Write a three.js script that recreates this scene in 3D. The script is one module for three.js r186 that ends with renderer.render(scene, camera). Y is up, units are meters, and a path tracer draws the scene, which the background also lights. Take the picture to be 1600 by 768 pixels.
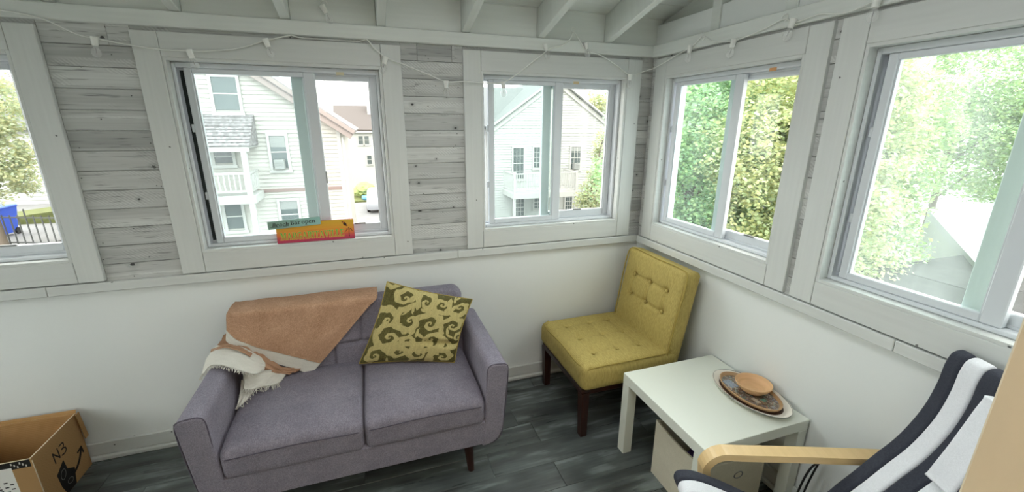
import * as THREE from 'three';
import { mergeGeometries, mergeVertices } from 'three/addons/utils/BufferGeometryUtils.js';
import { RectAreaLightUniformsLib } from 'three/addons/lights/RectAreaLightUniformsLib.js';

// ---------------------------------------------------------------- camera, sky, exposure
const R = Math.PI / 180;
const scene = new THREE.Scene();
const camera = new THREE.PerspectiveCamera(60.66, 1600 / 768, 0.05, 300);
camera.rotation.order = 'YXZ';
camera.position.set(-1.6525, 1.6378, 2.3001);
camera.rotation.set(-16.0655 * R, -18.6718 * R, 0.2297 * R);
scene.background = new THREE.Color().setRGB(0.95, 0.98, 1.0);          // even overcast sky
scene.backgroundIntensity = 1;
const renderer = new THREE.WebGLRenderer({ antialias: true });
renderer.toneMapping = THREE.LinearToneMapping;
renderer.toneMappingExposure = 6.6;
renderer.shadowMap.enabled = true;
RectAreaLightUniformsLib.init();

// ---------------------------------------------------------------- helpers
let seed = 7;
function rnd() { seed = (seed * 1664525 + 1013904223) >>> 0; return seed / 4294967296; }
const rr = (a, b) => a + (b - a) * rnd();
const lerp = (a, b, t) => a + (b - a) * t, clamp = (x, a, b) => Math.min(b, Math.max(a, x));
const sstep = (a, b, x) => { const t = clamp((x - a) / (b - a), 0, 1); return t * t * (3 - 2 * t); };
const V = (x, y, z) => new THREE.Vector3(x, y, z);
function hash(x, y, s) { let h = (x * 374761393 + y * 668265263 + s * 1442695041) | 0; h = Math.imul(h ^ (h >>> 13), 1274126177); return ((h ^ (h >>> 16)) >>> 0) / 4294967296; }
function vnoise(x, y, s = 0, px = 0, py = 0) {       // value noise, optionally periodic
  const x0 = Math.floor(x), y0 = Math.floor(y), fx = x - x0, fy = y - y0, u = fx * fx * (3 - 2 * fx), v = fy * fy * (3 - 2 * fy);
  const m = (a, p) => p ? ((a % p) + p) % p : a;
  const a = hash(m(x0, px), m(y0, py), s), b = hash(m(x0 + 1, px), m(y0, py), s), c = hash(m(x0, px), m(y0 + 1, py), s), d = hash(m(x0 + 1, px), m(y0 + 1, py), s);
  return lerp(lerp(a, b, u), lerp(c, d, u), v);
}
function fbm(x, y, o, s = 0, px = 0, py = 0) { let t = 0, a = 0.5, n = 0; for (let i = 0; i < o; i++) { t += a * vnoise(x, y, s + i * 17, px, py); n += a; x *= 2; y *= 2; px *= 2; py *= 2; a *= 0.5; } return t / n; }
function dataTex(w, h, fn, srgb = true, mx = 1, my = 1) {   // fn(u,v) -> [r,g,b] 0..255
  const d = new Uint8Array(w * h * 4);
  for (let j = 0; j < h; j++) for (let i = 0; i < w; i++) { const c = fn(i / w, j / h, i, j), k = (j * w + i) * 4; d[k] = clamp(c[0], 0, 255); d[k + 1] = clamp(c[1], 0, 255); d[k + 2] = clamp(c[2], 0, 255); d[k + 3] = 255; }
  const t = new THREE.DataTexture(d, w, h, THREE.RGBAFormat);
  t.magFilter = THREE.LinearFilter; t.minFilter = THREE.LinearMipmapLinearFilter; t.generateMipmaps = true;
  t.wrapS = t.wrapT = THREE.RepeatWrapping; t.repeat.set(1 / mx, 1 / my);          // uv are metres: one tile = mx x my metres
  if (srgb) t.colorSpace = THREE.SRGBColorSpace; t.needsUpdate = true; return t;
}
const grey = (fn) => (u, v, i, j) => { const g = fn(u, v, i, j); return [g, g, g]; };
const std = (o) => new THREE.MeshStandardMaterial(o), phys = (o) => new THREE.MeshPhysicalMaterial(o);
const taken = {};
function numbered(n) { const k = taken[n] = (taken[n] ?? -1) + 1; return k ? n + '_' + String(k).padStart(3, '0') : n; }
function shade(o) { o.castShadow = true; o.receiveShadow = true; return o; }
function add(parent, name, geo, mat) { const m = shade(new THREE.Mesh(geo, mat)); m.name = parent === scene ? numbered(name) : name; parent.add(m); return m; }
function thing(name, label, category, pos = [0, 0, 0], turn = 0, group) {
  const g = new THREE.Group(); g.name = numbered(name); g.position.set(...pos); g.rotation.y = turn; g.userData = { label, category }; if (group) g.userData.group = group; scene.add(g); return g;
}
function struct(name, label, category, geo, mat) {
  const o = geo ? shade(new THREE.Mesh(geo, mat)) : new THREE.Group(); o.name = name; o.userData = { kind: 'structure', label, category }; scene.add(o); return o;
}
// per-triangle box projection, uv in metres
function boxUV(g, ox = 0, oy = 0, swap = false) {
  if (g.index) g = g.toNonIndexed();
  const p = g.attributes.position, uv = new Float32Array(p.count * 2), a = V(), b = V(), c = V(), n = V();
  for (let i = 0; i < p.count; i += 3) {
    a.fromBufferAttribute(p, i); b.fromBufferAttribute(p, i + 1); c.fromBufferAttribute(p, i + 2);
    n.crossVectors(b.clone().sub(a), c.clone().sub(a)); const x = Math.abs(n.x), y = Math.abs(n.y), z = Math.abs(n.z);
    [a, b, c].forEach((q, k) => {
      let s, t; if (x >= y && x >= z) { s = q.z; t = q.y; } else if (y >= z) { s = q.x; t = q.z; } else { s = q.x; t = q.y; }
      if (swap) [s, t] = [t, s];
      uv[(i + k) * 2] = s + ox; uv[(i + k) * 2 + 1] = t + oy;
    });
  }
  g.setAttribute('uv', new THREE.BufferAttribute(uv, 2)); return g;
}
// box with chamfered edges from min/max corners (44 triangles)
function cbox(x0, x1, y0, y1, z0, z1, c = 0.002, ox = 0, oy = 0, swap = false) {
  const cx = (x0 + x1) / 2, cy = (y0 + y1) / 2, cz = (z0 + z1) / 2, h = [(x1 - x0) / 2, (y1 - y0) / 2, (z1 - z0) / 2];
  c = Math.min(c, ...h.map((q) => q * 0.9));
  const P = [], q = (ax, sx, sy, sz) => { const s = [sx, sy, sz], r = [0, 1, 2].map((k) => s[k] * (k === ax ? h[k] : h[k] - c)); return [r[0] + cx, r[1] + cy, r[2] + cz]; };
  const quad = (a, b, d, e) => { P.push(...a, ...b, ...d, ...a, ...d, ...e); }, tri = (a, b, d) => P.push(...a, ...b, ...d);
  const ctr = V(cx, cy, cz);
  const orient = (fs) => { const a = V(...fs[0]), b = V(...fs[1]), d = V(...fs[2]); const n = b.clone().sub(a).cross(d.clone().sub(a)); return n.dot(a.clone().add(d).multiplyScalar(0.5).sub(ctr)) < 0 ? fs.slice().reverse() : fs; };
  for (let ax = 0; ax < 3; ax++) for (const s of [-1, 1]) { const f = [[-1, -1], [1, -1], [1, 1], [-1, 1]].map(([a, b]) => { const v = [0, 0, 0]; v[ax] = s; v[(ax + 1) % 3] = a; v[(ax + 2) % 3] = b; return q(ax, ...v); }); quad(...orient(f)); }
  for (let ax = 0; ax < 3; ax++) { const b1 = (ax + 1) % 3, b2 = (ax + 2) % 3; for (const s1 of [-1, 1]) for (const s2 of [-1, 1]) { const mk = (f, s) => { const v = [0, 0, 0]; v[ax] = s; v[b1] = s1; v[b2] = s2; return q(f, ...v); }; quad(...orient([mk(b1, -1), mk(b1, 1), mk(b2, 1), mk(b2, -1)])); } }
  for (const sx of [-1, 1]) for (const sy of [-1, 1]) for (const sz of [-1, 1]) tri(...orient([q(0, sx, sy, sz), q(1, sx, sy, sz), q(2, sx, sy, sz)]));
  const g = new THREE.BufferGeometry(); g.setAttribute('position', new THREE.Float32BufferAttribute(P, 3)); g.computeVertexNormals();
  return boxUV(g, ox, oy, swap);
}
const merge = (l) => mergeGeometries(l.map((g) => (g.index ? g.toNonIndexed() : g)), false);
// finely divided rounded box, optional displacement d(p, n) changing p; smooth normals
function puff(w, h, d, r, nx, ny, nz, disp) {
  let g = new THREE.BoxGeometry(w, h, d, nx, ny, nz); g.deleteAttribute('uv'); g.deleteAttribute('normal'); g = mergeVertices(g, 1e-5);
  const p = g.attributes.position, q = V(), e = V(), hx = w / 2, hy = h / 2, hz = d / 2;
  for (let i = 0; i < p.count; i++) {
    q.fromBufferAttribute(p, i);
    // spread vertices so some fall inside the rounded edge
    e.set(clamp(q.x, -hx + r, hx - r), clamp(q.y, -hy + r, hy - r), clamp(q.z, -hz + r, hz - r));
    const n = q.clone().sub(e); const l = n.length(); if (l > 1e-6) { n.divideScalar(l); q.copy(e).addScaledVector(n, r); }
    if (disp) disp(q, n); p.setXYZ(i, q.x, q.y, q.z);
  }
  g.computeVertexNormals(); return boxUV(g);
}
// sweep a closed section [[side, normal]...] along a planar path [[z, y]...] (local X = side)
function sweep(path, sec, capped = true) {
  const n = path.length, m = sec.length, P = [], I = [];
  for (let i = 0; i < n; i++) {
    const a = path[Math.max(0, i - 1)], b = path[Math.min(n - 1, i + 1)], dz = b[0] - a[0], dy = b[1] - a[1], l = Math.hypot(dz, dy) || 1, nz = -dy / l, ny = dz / l;
    const k = path[i][2] ?? 1;
    for (const [s, t] of sec) P.push(s, path[i][1] + ny * t * k, path[i][0] + nz * t * k);
  }
  for (let i = 0; i < n - 1; i++) for (let j = 0; j < m; j++) { const a = i * m + j, b = i * m + (j + 1) % m, c = a + m, d = b + m; I.push(a, c, b, b, c, d); }
  if (capped) for (const [i, f] of [[0, 1], [n - 1, 0]]) { const c = P.length / 3; let x = 0, y = 0, z = 0; for (let j = 0; j < m; j++) { x += P[(i * m + j) * 3]; y += P[(i * m + j) * 3 + 1]; z += P[(i * m + j) * 3 + 2]; } P.push(x / m, y / m, z / m); for (let j = 0; j < m; j++) { const a = i * m + j, b = i * m + (j + 1) % m; f ? I.push(c, a, b) : I.push(c, b, a); } }
  const g = new THREE.BufferGeometry(); g.setAttribute('position', new THREE.Float32BufferAttribute(P, 3)); g.setIndex(I); g.computeVertexNormals(); return boxUV(g);
}
function smooth(pts, n, closed = false) { const c = new THREE.CatmullRomCurve3(pts.map((p) => V(p[0], p[1], p[2] ?? 0)), closed, 'centripetal'); return c.getPoints(n).map((p) => [p.x, p.y, p.z]); }
function tube(pts, r, seg = 40, rad = 6, curve = true) { const c = curve ? new THREE.CatmullRomCurve3(pts.map((p) => V(...p)), false, 'centripetal') : new THREE.CatmullRomCurve3(pts.map((p) => V(...p)), false, 'catmullrom', 0); return new THREE.TubeGeometry(c, seg, r, rad, false); }
function cyl(r0, r1, h, x, y, z, seg = 12) { const g = new THREE.CylinderGeometry(r1, r0, h, seg); g.translate(x, y + h / 2, z); return g; }
// four sided tapered post between two rectangles (bottom centre, half sizes; top centre, half sizes)
function post(b, bw, bd, t, tw, td) {
  const c = (q, w, d) => [[q[0] - w, q[1], q[2] - d], [q[0] + w, q[1], q[2] - d], [q[0] + w, q[1], q[2] + d], [q[0] - w, q[1], q[2] + d]];
  const B = c(b, bw, bd), T = c(t, tw, td), P = [], quad = (a, e, f, g) => P.push(...a, ...e, ...f, ...a, ...f, ...g);
  for (let k = 0; k < 4; k++) { const n = (k + 1) % 4; quad(B[n], B[k], T[k], T[n]); } quad(T[0], T[3], T[2], T[1]); quad(B[0], B[1], B[2], B[3]);
  const g = new THREE.BufferGeometry(); g.setAttribute('position', new THREE.Float32BufferAttribute(P, 3)); g.computeVertexNormals(); return boxUV(g);
}
// smooth sheet of some thickness through a grid of 3D control points
function sheet(ctrl, nu, nv, th, wob = 0, sd = 1, freq = 9) {
  const rows = ctrl.map((row) => new THREE.CatmullRomCurve3(row.map((p) => V(...p)), false, 'centripetal'));
  const pt = (u, v) => new THREE.CatmullRomCurve3(rows.map((c) => c.getPoint(u)), false, 'centripetal').getPoint(v);
  const G = []; for (let j = 0; j <= nv; j++) { const cs = []; for (let i = 0; i <= nu; i++) cs.push(pt(i / nu, j / nv)); G.push(cs); }
  const N = (i, j) => { const a = G[j][Math.max(0, i - 1)], b = G[j][Math.min(nu, i + 1)], c = G[Math.max(0, j - 1)][i], d = G[Math.min(nv, j + 1)][i]; return b.clone().sub(a).cross(d.clone().sub(c)).normalize(); };
  const P = [], U = [], I = [], w1 = nu + 1, tot = w1 * (nv + 1);
  for (const s of [1, -1]) for (let j = 0; j <= nv; j++) for (let i = 0; i <= nu; i++) { const n = N(i, j), q = G[j][i].clone().addScaledVector(n, s * th / 2 + wob * (fbm(i / nu * freq, j / nv * freq, 3, sd) - 0.5)); P.push(q.x, q.y, q.z); U.push(i / nu, j / nv); }
  for (let j = 0; j < nv; j++) for (let i = 0; i < nu; i++) { const a = j * w1 + i, b = a + 1, c = a + w1, d = c + 1; I.push(a, b, c, b, d, c, a + tot, c + tot, b + tot, b + tot, c + tot, d + tot); }
  const edge = (a, b) => I.push(a, a + tot, b, b, a + tot, b + tot);
  for (let i = 0; i < nu; i++) { edge(i + 1, i); edge(nv * w1 + i, nv * w1 + i + 1); } for (let j = 0; j < nv; j++) { edge(j * w1, (j + 1) * w1); edge((j + 1) * w1 + nu, j * w1 + nu); }
  const g = new THREE.BufferGeometry(); g.setAttribute('position', new THREE.Float32BufferAttribute(P, 3)); g.setAttribute('uv', new THREE.Float32BufferAttribute(U, 2)); g.setIndex(I); g.computeVertexNormals(); return g;
}
function canvasTex(w, h, draw) { const c = document.createElement('canvas'); c.width = w; c.height = h; draw(c.getContext('2d'), w, h); const t = new THREE.CanvasTexture(c); t.colorSpace = THREE.SRGBColorSpace; return t; }

// ---------------------------------------------------------------- materials
const M = {};
const paintBump = dataTex(256, 256, grey((u, v) => 128 + 90 * (fbm(u * 24, v * 24, 3, 5, 24, 24) - 0.5)), false, 0.5, 0.5);
M.wall = std({ color: 0xe6eae8, roughness: 0.75, bumpMap: paintBump, bumpScale: 0.0006 });
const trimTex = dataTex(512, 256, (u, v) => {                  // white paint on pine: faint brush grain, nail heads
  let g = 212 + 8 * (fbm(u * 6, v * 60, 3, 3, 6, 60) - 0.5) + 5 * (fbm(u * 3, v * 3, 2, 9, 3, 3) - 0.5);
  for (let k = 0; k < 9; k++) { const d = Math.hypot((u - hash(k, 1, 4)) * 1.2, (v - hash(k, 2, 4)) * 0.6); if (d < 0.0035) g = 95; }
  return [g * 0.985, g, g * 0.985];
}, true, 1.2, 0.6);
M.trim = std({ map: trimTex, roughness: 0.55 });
M.ceil = std({ map: dataTex(256, 256, (u, v) => { const g = 226 + 8 * (fbm(u * 4, v * 40, 3, 13, 4, 40) - 0.5) + 6 * (fbm(u * 3, v * 3, 2, 19, 3, 3) - 0.5); return [g * 0.98, g, g * 0.98]; }, true, 0.9, 0.5), roughness: 0.7 });
// whitewashed rough boards: grain, knots, saw marks, nail holes
function boardTex(sd, tone) {
  return dataTex(1024, 512, (u, v) => {
    const X = u * 1.2, Y = v * 0.6, row = Math.floor(Y / 0.0843), q = hash(row, 3, sd);
    let wy = v * 90 + 2.5 * (fbm(u * 5, v * 30, 2, sd, 5, 30) - 0.5);
    let g = tone + 30 * (q - 0.5) + 26 * (fbm(u * 5, wy, 4, sd + 2) - 0.5) + 22 * (fbm(u * 3, v * 9, 3, sd + 8, 3, 9) - 0.5);
    if (q > 0.55) g += 10 * Math.sin((X * 0.9 + Y * 1.1) * 420 + 6 * fbm(u * 20, v * 20, 2, sd)) * sstep(0.45, 0.6, fbm(u * 9, v * 12, 2, sd + 4, 9, 12));
    const scar = fbm(u * 14, v * 120, 3, sd + 5); if (scar > 0.68) g -= (scar - 0.68) * 260;
    for (let k = 0; k < 16; k++) { const kx = hash(k, 5, sd) * 1.2, ky = hash(k, 6, sd) * 0.6, s = 0.004 + 0.007 * hash(k, 7, sd), d = Math.hypot((X - kx) / 1.3, Y - ky) / s + 0.5 * (vnoise(X * 300, Y * 300, sd) - 0.5); if (d < 1) g = lerp(70, g, sstep(0.45, 1, d)); else if (d < 2.6) g -= 20 * (2.6 - d) / 1.6; }
    for (let k = 0; k < 26; k++) { const d = Math.hypot(X - hash(k, 15, sd) * 1.2, Y - hash(k, 16, sd) * 0.6); if (d < 0.0024) g = 75; }
    return [g * 0.99, g, g * 0.985];
  }, true, 1.2, 0.6);
}
const boardMaps = [boardTex(11, 190), boardTex(23, 178), boardTex(37, 200)];
M.board = boardMaps.map((t) => std({ map: t, roughness: 0.8, bumpMap: t, bumpScale: 0.0012 }));
const floorTex = (sd) => dataTex(1024, 512, (u, v) => {          // slate-toned wood-look vinyl, chalky scuffs along the grain
  const w = fbm(u * 4, v * 24, 4, sd, 4, 24), s = fbm(u * 9, v * 90, 3, sd + 4, 9, 90), c = fbm(u * 3, v * 5, 3, sd + 9, 3, 5);
  const cl = fbm(u * 7, v * 9, 4, sd + 20, 7, 9);
  let g = 84 + 30 * (w - 0.5) + 16 * (s - 0.5) + 56 * (c - 0.5) + 44 * (cl - 0.5); const sc = sstep(0.55, 0.7, w) * sstep(0.45, 0.62, cl); g += 26 * sc;
  return [g * 0.96, g * 1.03, g * 1.02];
}, true, 1.2, 0.62);
const floorRough = dataTex(512, 256, grey((u, v) => 74 + 46 * (fbm(u * 5, v * 26, 4, 61, 5, 26) - 0.5) + 50 * (fbm(u * 3, v * 3, 2, 66, 3, 3) - 0.5)), false, 1.2, 0.62);
M.floor = [51, 57, 63].map((s) => { const t = floorTex(s); return std({ map: t, roughness: 1, roughnessMap: floorRough, bumpMap: floorRough, bumpScale: 0.0004 }); });
M.vinyl = std({ color: 0xd3d8dc, roughness: 0.35 });
M.gasket = std({ color: 0x2b3432, roughness: 0.8 });
const glassRough = (base, amp, sd) => dataTex(256, 256, grey((u, v) => base + amp * (fbm(u * 5 + v * 1.5, v * 4, 4, sd) - 0.45) + amp * 0.5 * (fbm(u * 40, v * 8, 2, sd + 3) - 0.5)), false, 0.9, 0.9);
M.glassCool = phys({ color: 0xe9f5f1, roughness: 1, roughnessMap: glassRough(56, 30, 3), transmission: 1, thickness: 0, ior: 1.45 });
M.glassWarm = phys({ color: 0xf8f6ee, roughness: 0.03, transmission: 1, thickness: 0, ior: 1.45 });
M.glassDirty = phys({ color: 0xeaf6ee, roughness: 1, roughnessMap: glassRough(88, 46, 8), transmission: 1, thickness: 0, ior: 1.45 });
const weave = dataTex(256, 256, grey((u, v, i, j) => 128 + 60 * (((i >> 1) + (j >> 1)) & 1 ? 1 : -1) * 0.6 + 80 * (hash(i >> 1, j >> 1, 3) - 0.5)), false, 0.16, 0.16);
const heather = (r, g, b, amp, sd, m = 0.22) => dataTex(512, 512, (u, v, i, j) => { const n = amp * (hash(i >> 1, j >> 2, sd) - 0.5) + amp * 0.7 * (fbm(u * 60, v * 60, 2, sd, 60, 60) - 0.5) + amp * 0.5 * (fbm(u * 4, v * 4, 2, sd + 2, 4, 4) - 0.5); return [r + n, g + n, b + n]; }, true, m, m);
M.sofa = phys({ map: heather(132, 127, 140, 34, 5), roughness: 0.95, bumpMap: weave, bumpScale: 0.0006, sheen: 0.5, sheenRoughness: 0.6, sheenColor: new THREE.Color(0.35, 0.34, 0.42) });
M.piping = std({ color: 0x57525f, roughness: 0.9 });
M.walnut = std({ color: 0x3d1c12, roughness: 0.4, map: dataTex(256, 256, (u, v) => { const g = 200 + 90 * (fbm(u * 30, v * 3, 3, 8, 30, 3) - 0.5); return [g, g * 0.95, g * 0.9]; }, true, 0.2, 0.2) });
const rib = dataTex(256, 256, (u, v, i, j) => { const s = 0.5 + 0.5 * Math.sin(u * 6.2832 * 22 + 1.6 * fbm(u * 8, v * 12, 2, 4, 8, 12)), n = 34 * (fbm(u * 40, v * 10, 3, 6, 40, 10) - 0.5) + 12 * (hash(i, j, 2) - 0.5) + 16 * (s - 0.5); return [180 + n, 161 + n, 92 + n * 0.8]; }, true, 0.16, 0.16);
M.gold = phys({ map: rib, roughness: 0.85, bumpMap: rib, bumpScale: 0.0008, sheen: 0.4, sheenRoughness: 0.5, sheenColor: new THREE.Color(0.5, 0.45, 0.22) });
M.goldPipe = std({ color: 0xa8944a, roughness: 0.8 });
M.lacquer = std({ color: 0xe6eadf, roughness: 0.32 });
M.tan = std({ map: heather(182, 144, 116, 36, 15, 0.3), roughness: 1, bumpMap: weave, bumpScale: 0.0008, side: THREE.DoubleSide });
M.cream = std({ map: heather(226, 224, 215, 18, 16, 0.3), roughness: 1, bumpMap: weave, bumpScale: 0.0008, side: THREE.DoubleSide });
M.white = std({ color: 0xe9e9e9, roughness: 0.85 });
M.birch = std({ map: dataTex(512, 256, (u, v) => { const g = 12 * (fbm(u * 5, v * 40, 4, 12, 5, 40) - 0.5); return [228 + g, 196 + g, 142 + g * 1.2]; }, true, 0.6, 0.3), roughness: 0.32 });
M.navy = std({ map: heather(52, 55, 66, 12, 25), roughness: 0.9, bumpMap: weave, bumpScale: 0.0005 });
M.coverWhite = std({ map: heather(228, 230, 235, 10, 26), roughness: 0.9, bumpMap: weave, bumpScale: 0.0005 });
const cardTex = dataTex(256, 256, (u, v, i, j) => { const n = 16 * (fbm(u * 8, v * 8, 4, 9, 8, 8) - 0.5) + 8 * (hash(i, j, 5) - 0.5) + 5 * Math.sin(v * 6.2832 * 32); return [176 + n, 137 + n, 88 + n]; }, true, 0.3, 0.3);
M.card = std({ map: cardTex, roughness: 0.9 });
M.cardEdge = std({ color: 0xe0cfb2, roughness: 0.9 });
M.bin = std({ map: heather(216, 210, 190, 14, 31, 0.2), roughness: 0.95, bumpMap: weave, bumpScale: 0.0006 });
M.binInside = std({ color: 0xb7a275, roughness: 1 });
M.clearGlass = phys({ color: 0xffffff, roughness: 0.02, transmission: 1, thickness: 0, ior: 1.45 });
M.plastic = std({ color: 0xe9ebe6, roughness: 0.4 });
M.bulb = phys({ color: 0xffffff, roughness: 0.05, transmission: 0.88, thickness: 0, ior: 1.5 });
M.black = std({ color: 0x18181a, roughness: 0.6 });
M.steel = std({ color: 0x8d8f8e, roughness: 0.35, metalness: 0.8 });
M.doorWood = std({ map: dataTex(256, 256, (u, v) => { const g = 14 * (fbm(u * 3, v * 3, 3, 44, 3, 3) - 0.5) + 5 * (fbm(u * 60, v * 4, 2, 45, 60, 4) - 0.5); return [226 + g, 212 + g, 184 + g]; }, true, 0.6, 0.6), roughness: 0.5 });

// ---------------------------------------------------------------- the room shell
const XL = -4.7, XR = 0.03, ZB = -0.03, ZF = 2.125, SL = 0.25;      // inner faces; roof slope
const roofY = (z) => 2.0865 + SL * z;                               // underside of the rafters
const OB = 1.043, OT = 1.909, CB = 0.945, CT = 2.008;               // window openings, casing bottom and top
const winsBack = [[-3.825, -2.935], [-2.4444, -1.5517], [-1.0508, -0.1583]];
const winsRight = [[0.1363, 0.9738], [1.1932, 2.03]];
const winsLeft = [[0.12, 0.98], [1.12, 1.98]];
// wall with window openings, axis a along the wall
function wallBoxes(a0, a1, y0, y1, wins, box, OB_ = OB, OT_ = OT) {
  const l = [box(a0, a1, y0, OB_), box(a0, a1, OT_, y1)]; let p = a0;
  for (const [w0, w1] of wins) { l.push(box(p, w0, OB_, OT_)); p = w1; } l.push(box(p, a1, OB_, OT_)); return merge(l);
}
const T = 0.13;
const wallBack = struct('wall_back', 'white back wall with whitewashed boards between the windows', 'wall', wallBoxes(XL - T, XR + T, -0.3, 2.2, winsBack, (a, b, c, d) => cbox(a, b, c, d, ZB - T, ZB, 0.0005)), M.wall);
const wallRight = struct('wall_right', 'white right wall with two windows under the gable', 'wall', wallBoxes(ZB, ZF + T, -0.3, 2.2, winsRight, (a, b, c, d) => cbox(XR, XR + T, c, d, a, b, 0.0005)), M.wall);
const wallLeft = struct('wall_left', 'white left end wall with two windows', 'wall', wallBoxes(ZB, ZF + T, -0.3, 2.9, winsLeft, (a, b, c, d) => cbox(XL - T, XL, c, d, a, b, 0.0005), 0.5, 2.05), M.wall);
const DX0 = -2.12, DX1 = -1.085, DH = 2.05;
const wallFront = struct('wall_front', 'white house wall around the doorway', 'wall', merge([cbox(XL, DX0, -0.3, 2.9, ZF, ZF + 0.15, 0.0005), cbox(DX1, XR, -0.3, 2.9, ZF, ZF + 0.15, 0.0005), cbox(DX0, DX1, DH, 2.9, ZF, ZF + 0.15, 0.0005)]), M.wall);
// gable panel above the right wall
{
  const s = new THREE.Shape(); s.moveTo(ZB, 2.08); s.lineTo(ZF + T, 2.08); s.lineTo(ZF + T, roofY(ZF + T) + 0.2); s.lineTo(ZB, roofY(ZB) + 0.2); s.closePath();
  const g = new THREE.ExtrudeGeometry(s, { depth: 0.04, bevelEnabled: false }); g.rotateY(-Math.PI / 2); g.translate(0.12, 0, 0);
  add(wallRight, 'gable_panel', boxUV(g), M.ceil);
  for (const z of [0.449, 0.86, 1.27, 1.68, 2.08]) add(wallRight, 'stud', cbox(0.02, 0.08, 2.087, roofY(z) + 0.14, z - 0.028, z + 0.028, 0.003, z), M.ceil);
}
// floor: planks 155 mm wide along x, on a slab
const floor = struct('floor', 'dark slate-grey plank floor', 'floor', cbox(XL - T, XR + T, -0.16, -0.008, ZB - T, ZF + 0.15, 0.001), M.gasket);
{
  let k = 0;
  for (let z0 = 0.407 - 0.155 * 3; z0 < ZF + 0.15; z0 += 0.155, k++) {
    const cuts = [XL]; let x = XL + [0.35, 0.83, 0.13, 0.62][k % 4]; if (k === 3) x = -0.897 - 3.6; if (k === 4) x = -1.2 - 2.7; if (k === 5) x = -0.892 - 3.6;
    while (x < XR) { if (x > XL + 0.05) cuts.push(x); x += 0.9; } cuts.push(XR);
    for (let i = 0; i < cuts.length - 1; i++) add(floor, 'floor_plank', cbox(cuts[i] + 0.0006, cuts[i + 1] - 0.0006, -0.01, 0, Math.max(ZB, z0) + 0.0006, Math.min(z0 + 0.155, ZF + 0.15) - 0.0006, 0.0012, rr(0, 9), rr(0, 9)), M.floor[(k + i) % 3]);
  }
}
// shiplap boards, one mesh per board
function shiplap(parent, a0, a1, place, y0 = 0.933, y1 = 2.03, cuts = {}) {
  let k = 0;
  for (let y = y0; y < y1; y += 0.0843, k++) {
    const c = [a0, ...(cuts[k] || []), a1];
    for (let i = 0; i < c.length - 1; i++) { const t = 0.019 + rr(-0.0015, 0.0015); add(parent, 'shiplap_board', place(c[i] + 0.0006, c[i + 1] - 0.0006, y + 0.0011, Math.min(y + 0.0843, y1) - 0.0011, t, rr(0, 7), rr(0, 7)), M.board[Math.floor(rnd() * 3)]); }
  }
}
const onBack = (a, b, c, d, t, ox, oy) => cbox(a, b, c, d, ZB, ZB + t - 0.007, 0.0014, ox, oy);
const onRight = (a, b, c, d, t, ox, oy) => cbox(XR - t + 0.007, XR, c, d, a, b, 0.0014, ox, oy);
const onLeft = (a, b, c, d, t, ox, oy) => cbox(XL, XL + t - 0.007, c, d, a, b, 0.0014, ox, oy);
shiplap(wallBack, XL, -3.92, onBack); shiplap(wallBack, -2.84, -2.54, onBack, 0.933, 2.03, { 12: [-2.62] });
shiplap(wallBack, -1.457, -1.142, onBack, 0.933, 2.03, { 12: [-1.375, -1.2] }); shiplap(wallBack, -0.055, XR, onBack);
shiplap(wallRight, ZB + 0.02, 0.034, onRight); shiplap(wallRight, 1.062, 1.099, onRight);
// strips of board that show above the casings, below the beam
for (const [a, b] of [[-3.92, -2.84], [-2.54, -1.457], [-1.142, -0.055]]) add(wallBack, 'shiplap_board', onBack(a, b, CT - 0.03, 2.03, 0.019, rr(0, 5), rr(0, 5)), M.board[1]);
for (const [a, b] of [[0.034, 1.062], [1.099, ZF]]) add(wallRight, 'shiplap_board', onRight(a, b, CT - 0.03, 2.03, 0.019, rr(0, 5), rr(0, 5)), M.board[1]);
// top plates (the beam under the rafters), chair rails, baseboards
const beam1 = struct('trim_1', 'white painted beam under the rafters on the back wall', 'beam', cbox(XL, XR, 2.025, 2.0865, ZB - T, 0.008, 0.004, 0.3), M.ceil);
const beam2 = struct('trim_2', 'white painted beam above the right windows', 'beam', cbox(-0.008, XR + T, 2.02, 2.0865, 0.008, ZF, 0.004, 0.8), M.ceil);
const rail1 = struct('trim_3', 'white chair rail board below the back windows', 'trim', null);
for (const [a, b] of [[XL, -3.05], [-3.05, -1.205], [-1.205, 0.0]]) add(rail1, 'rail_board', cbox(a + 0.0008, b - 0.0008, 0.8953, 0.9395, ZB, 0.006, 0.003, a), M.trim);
const rail2 = struct('trim_4', 'white chair rail board below the right windows', 'trim', null);
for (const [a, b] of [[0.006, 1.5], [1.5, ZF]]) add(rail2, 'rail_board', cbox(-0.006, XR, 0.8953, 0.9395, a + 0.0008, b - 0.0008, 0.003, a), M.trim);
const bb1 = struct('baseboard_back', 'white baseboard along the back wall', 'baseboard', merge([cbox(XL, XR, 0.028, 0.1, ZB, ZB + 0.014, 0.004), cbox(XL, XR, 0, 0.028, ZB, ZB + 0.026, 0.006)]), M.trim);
const bb2 = struct('baseboard_right', 'white baseboard along the right wall', 'baseboard', merge([cbox(XR - 0.014, XR, 0.028, 0.1, ZB, ZF, 0.004), cbox(XR - 0.026, XR, 0, 0.028, ZB, ZF, 0.006)]), M.trim);
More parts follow.
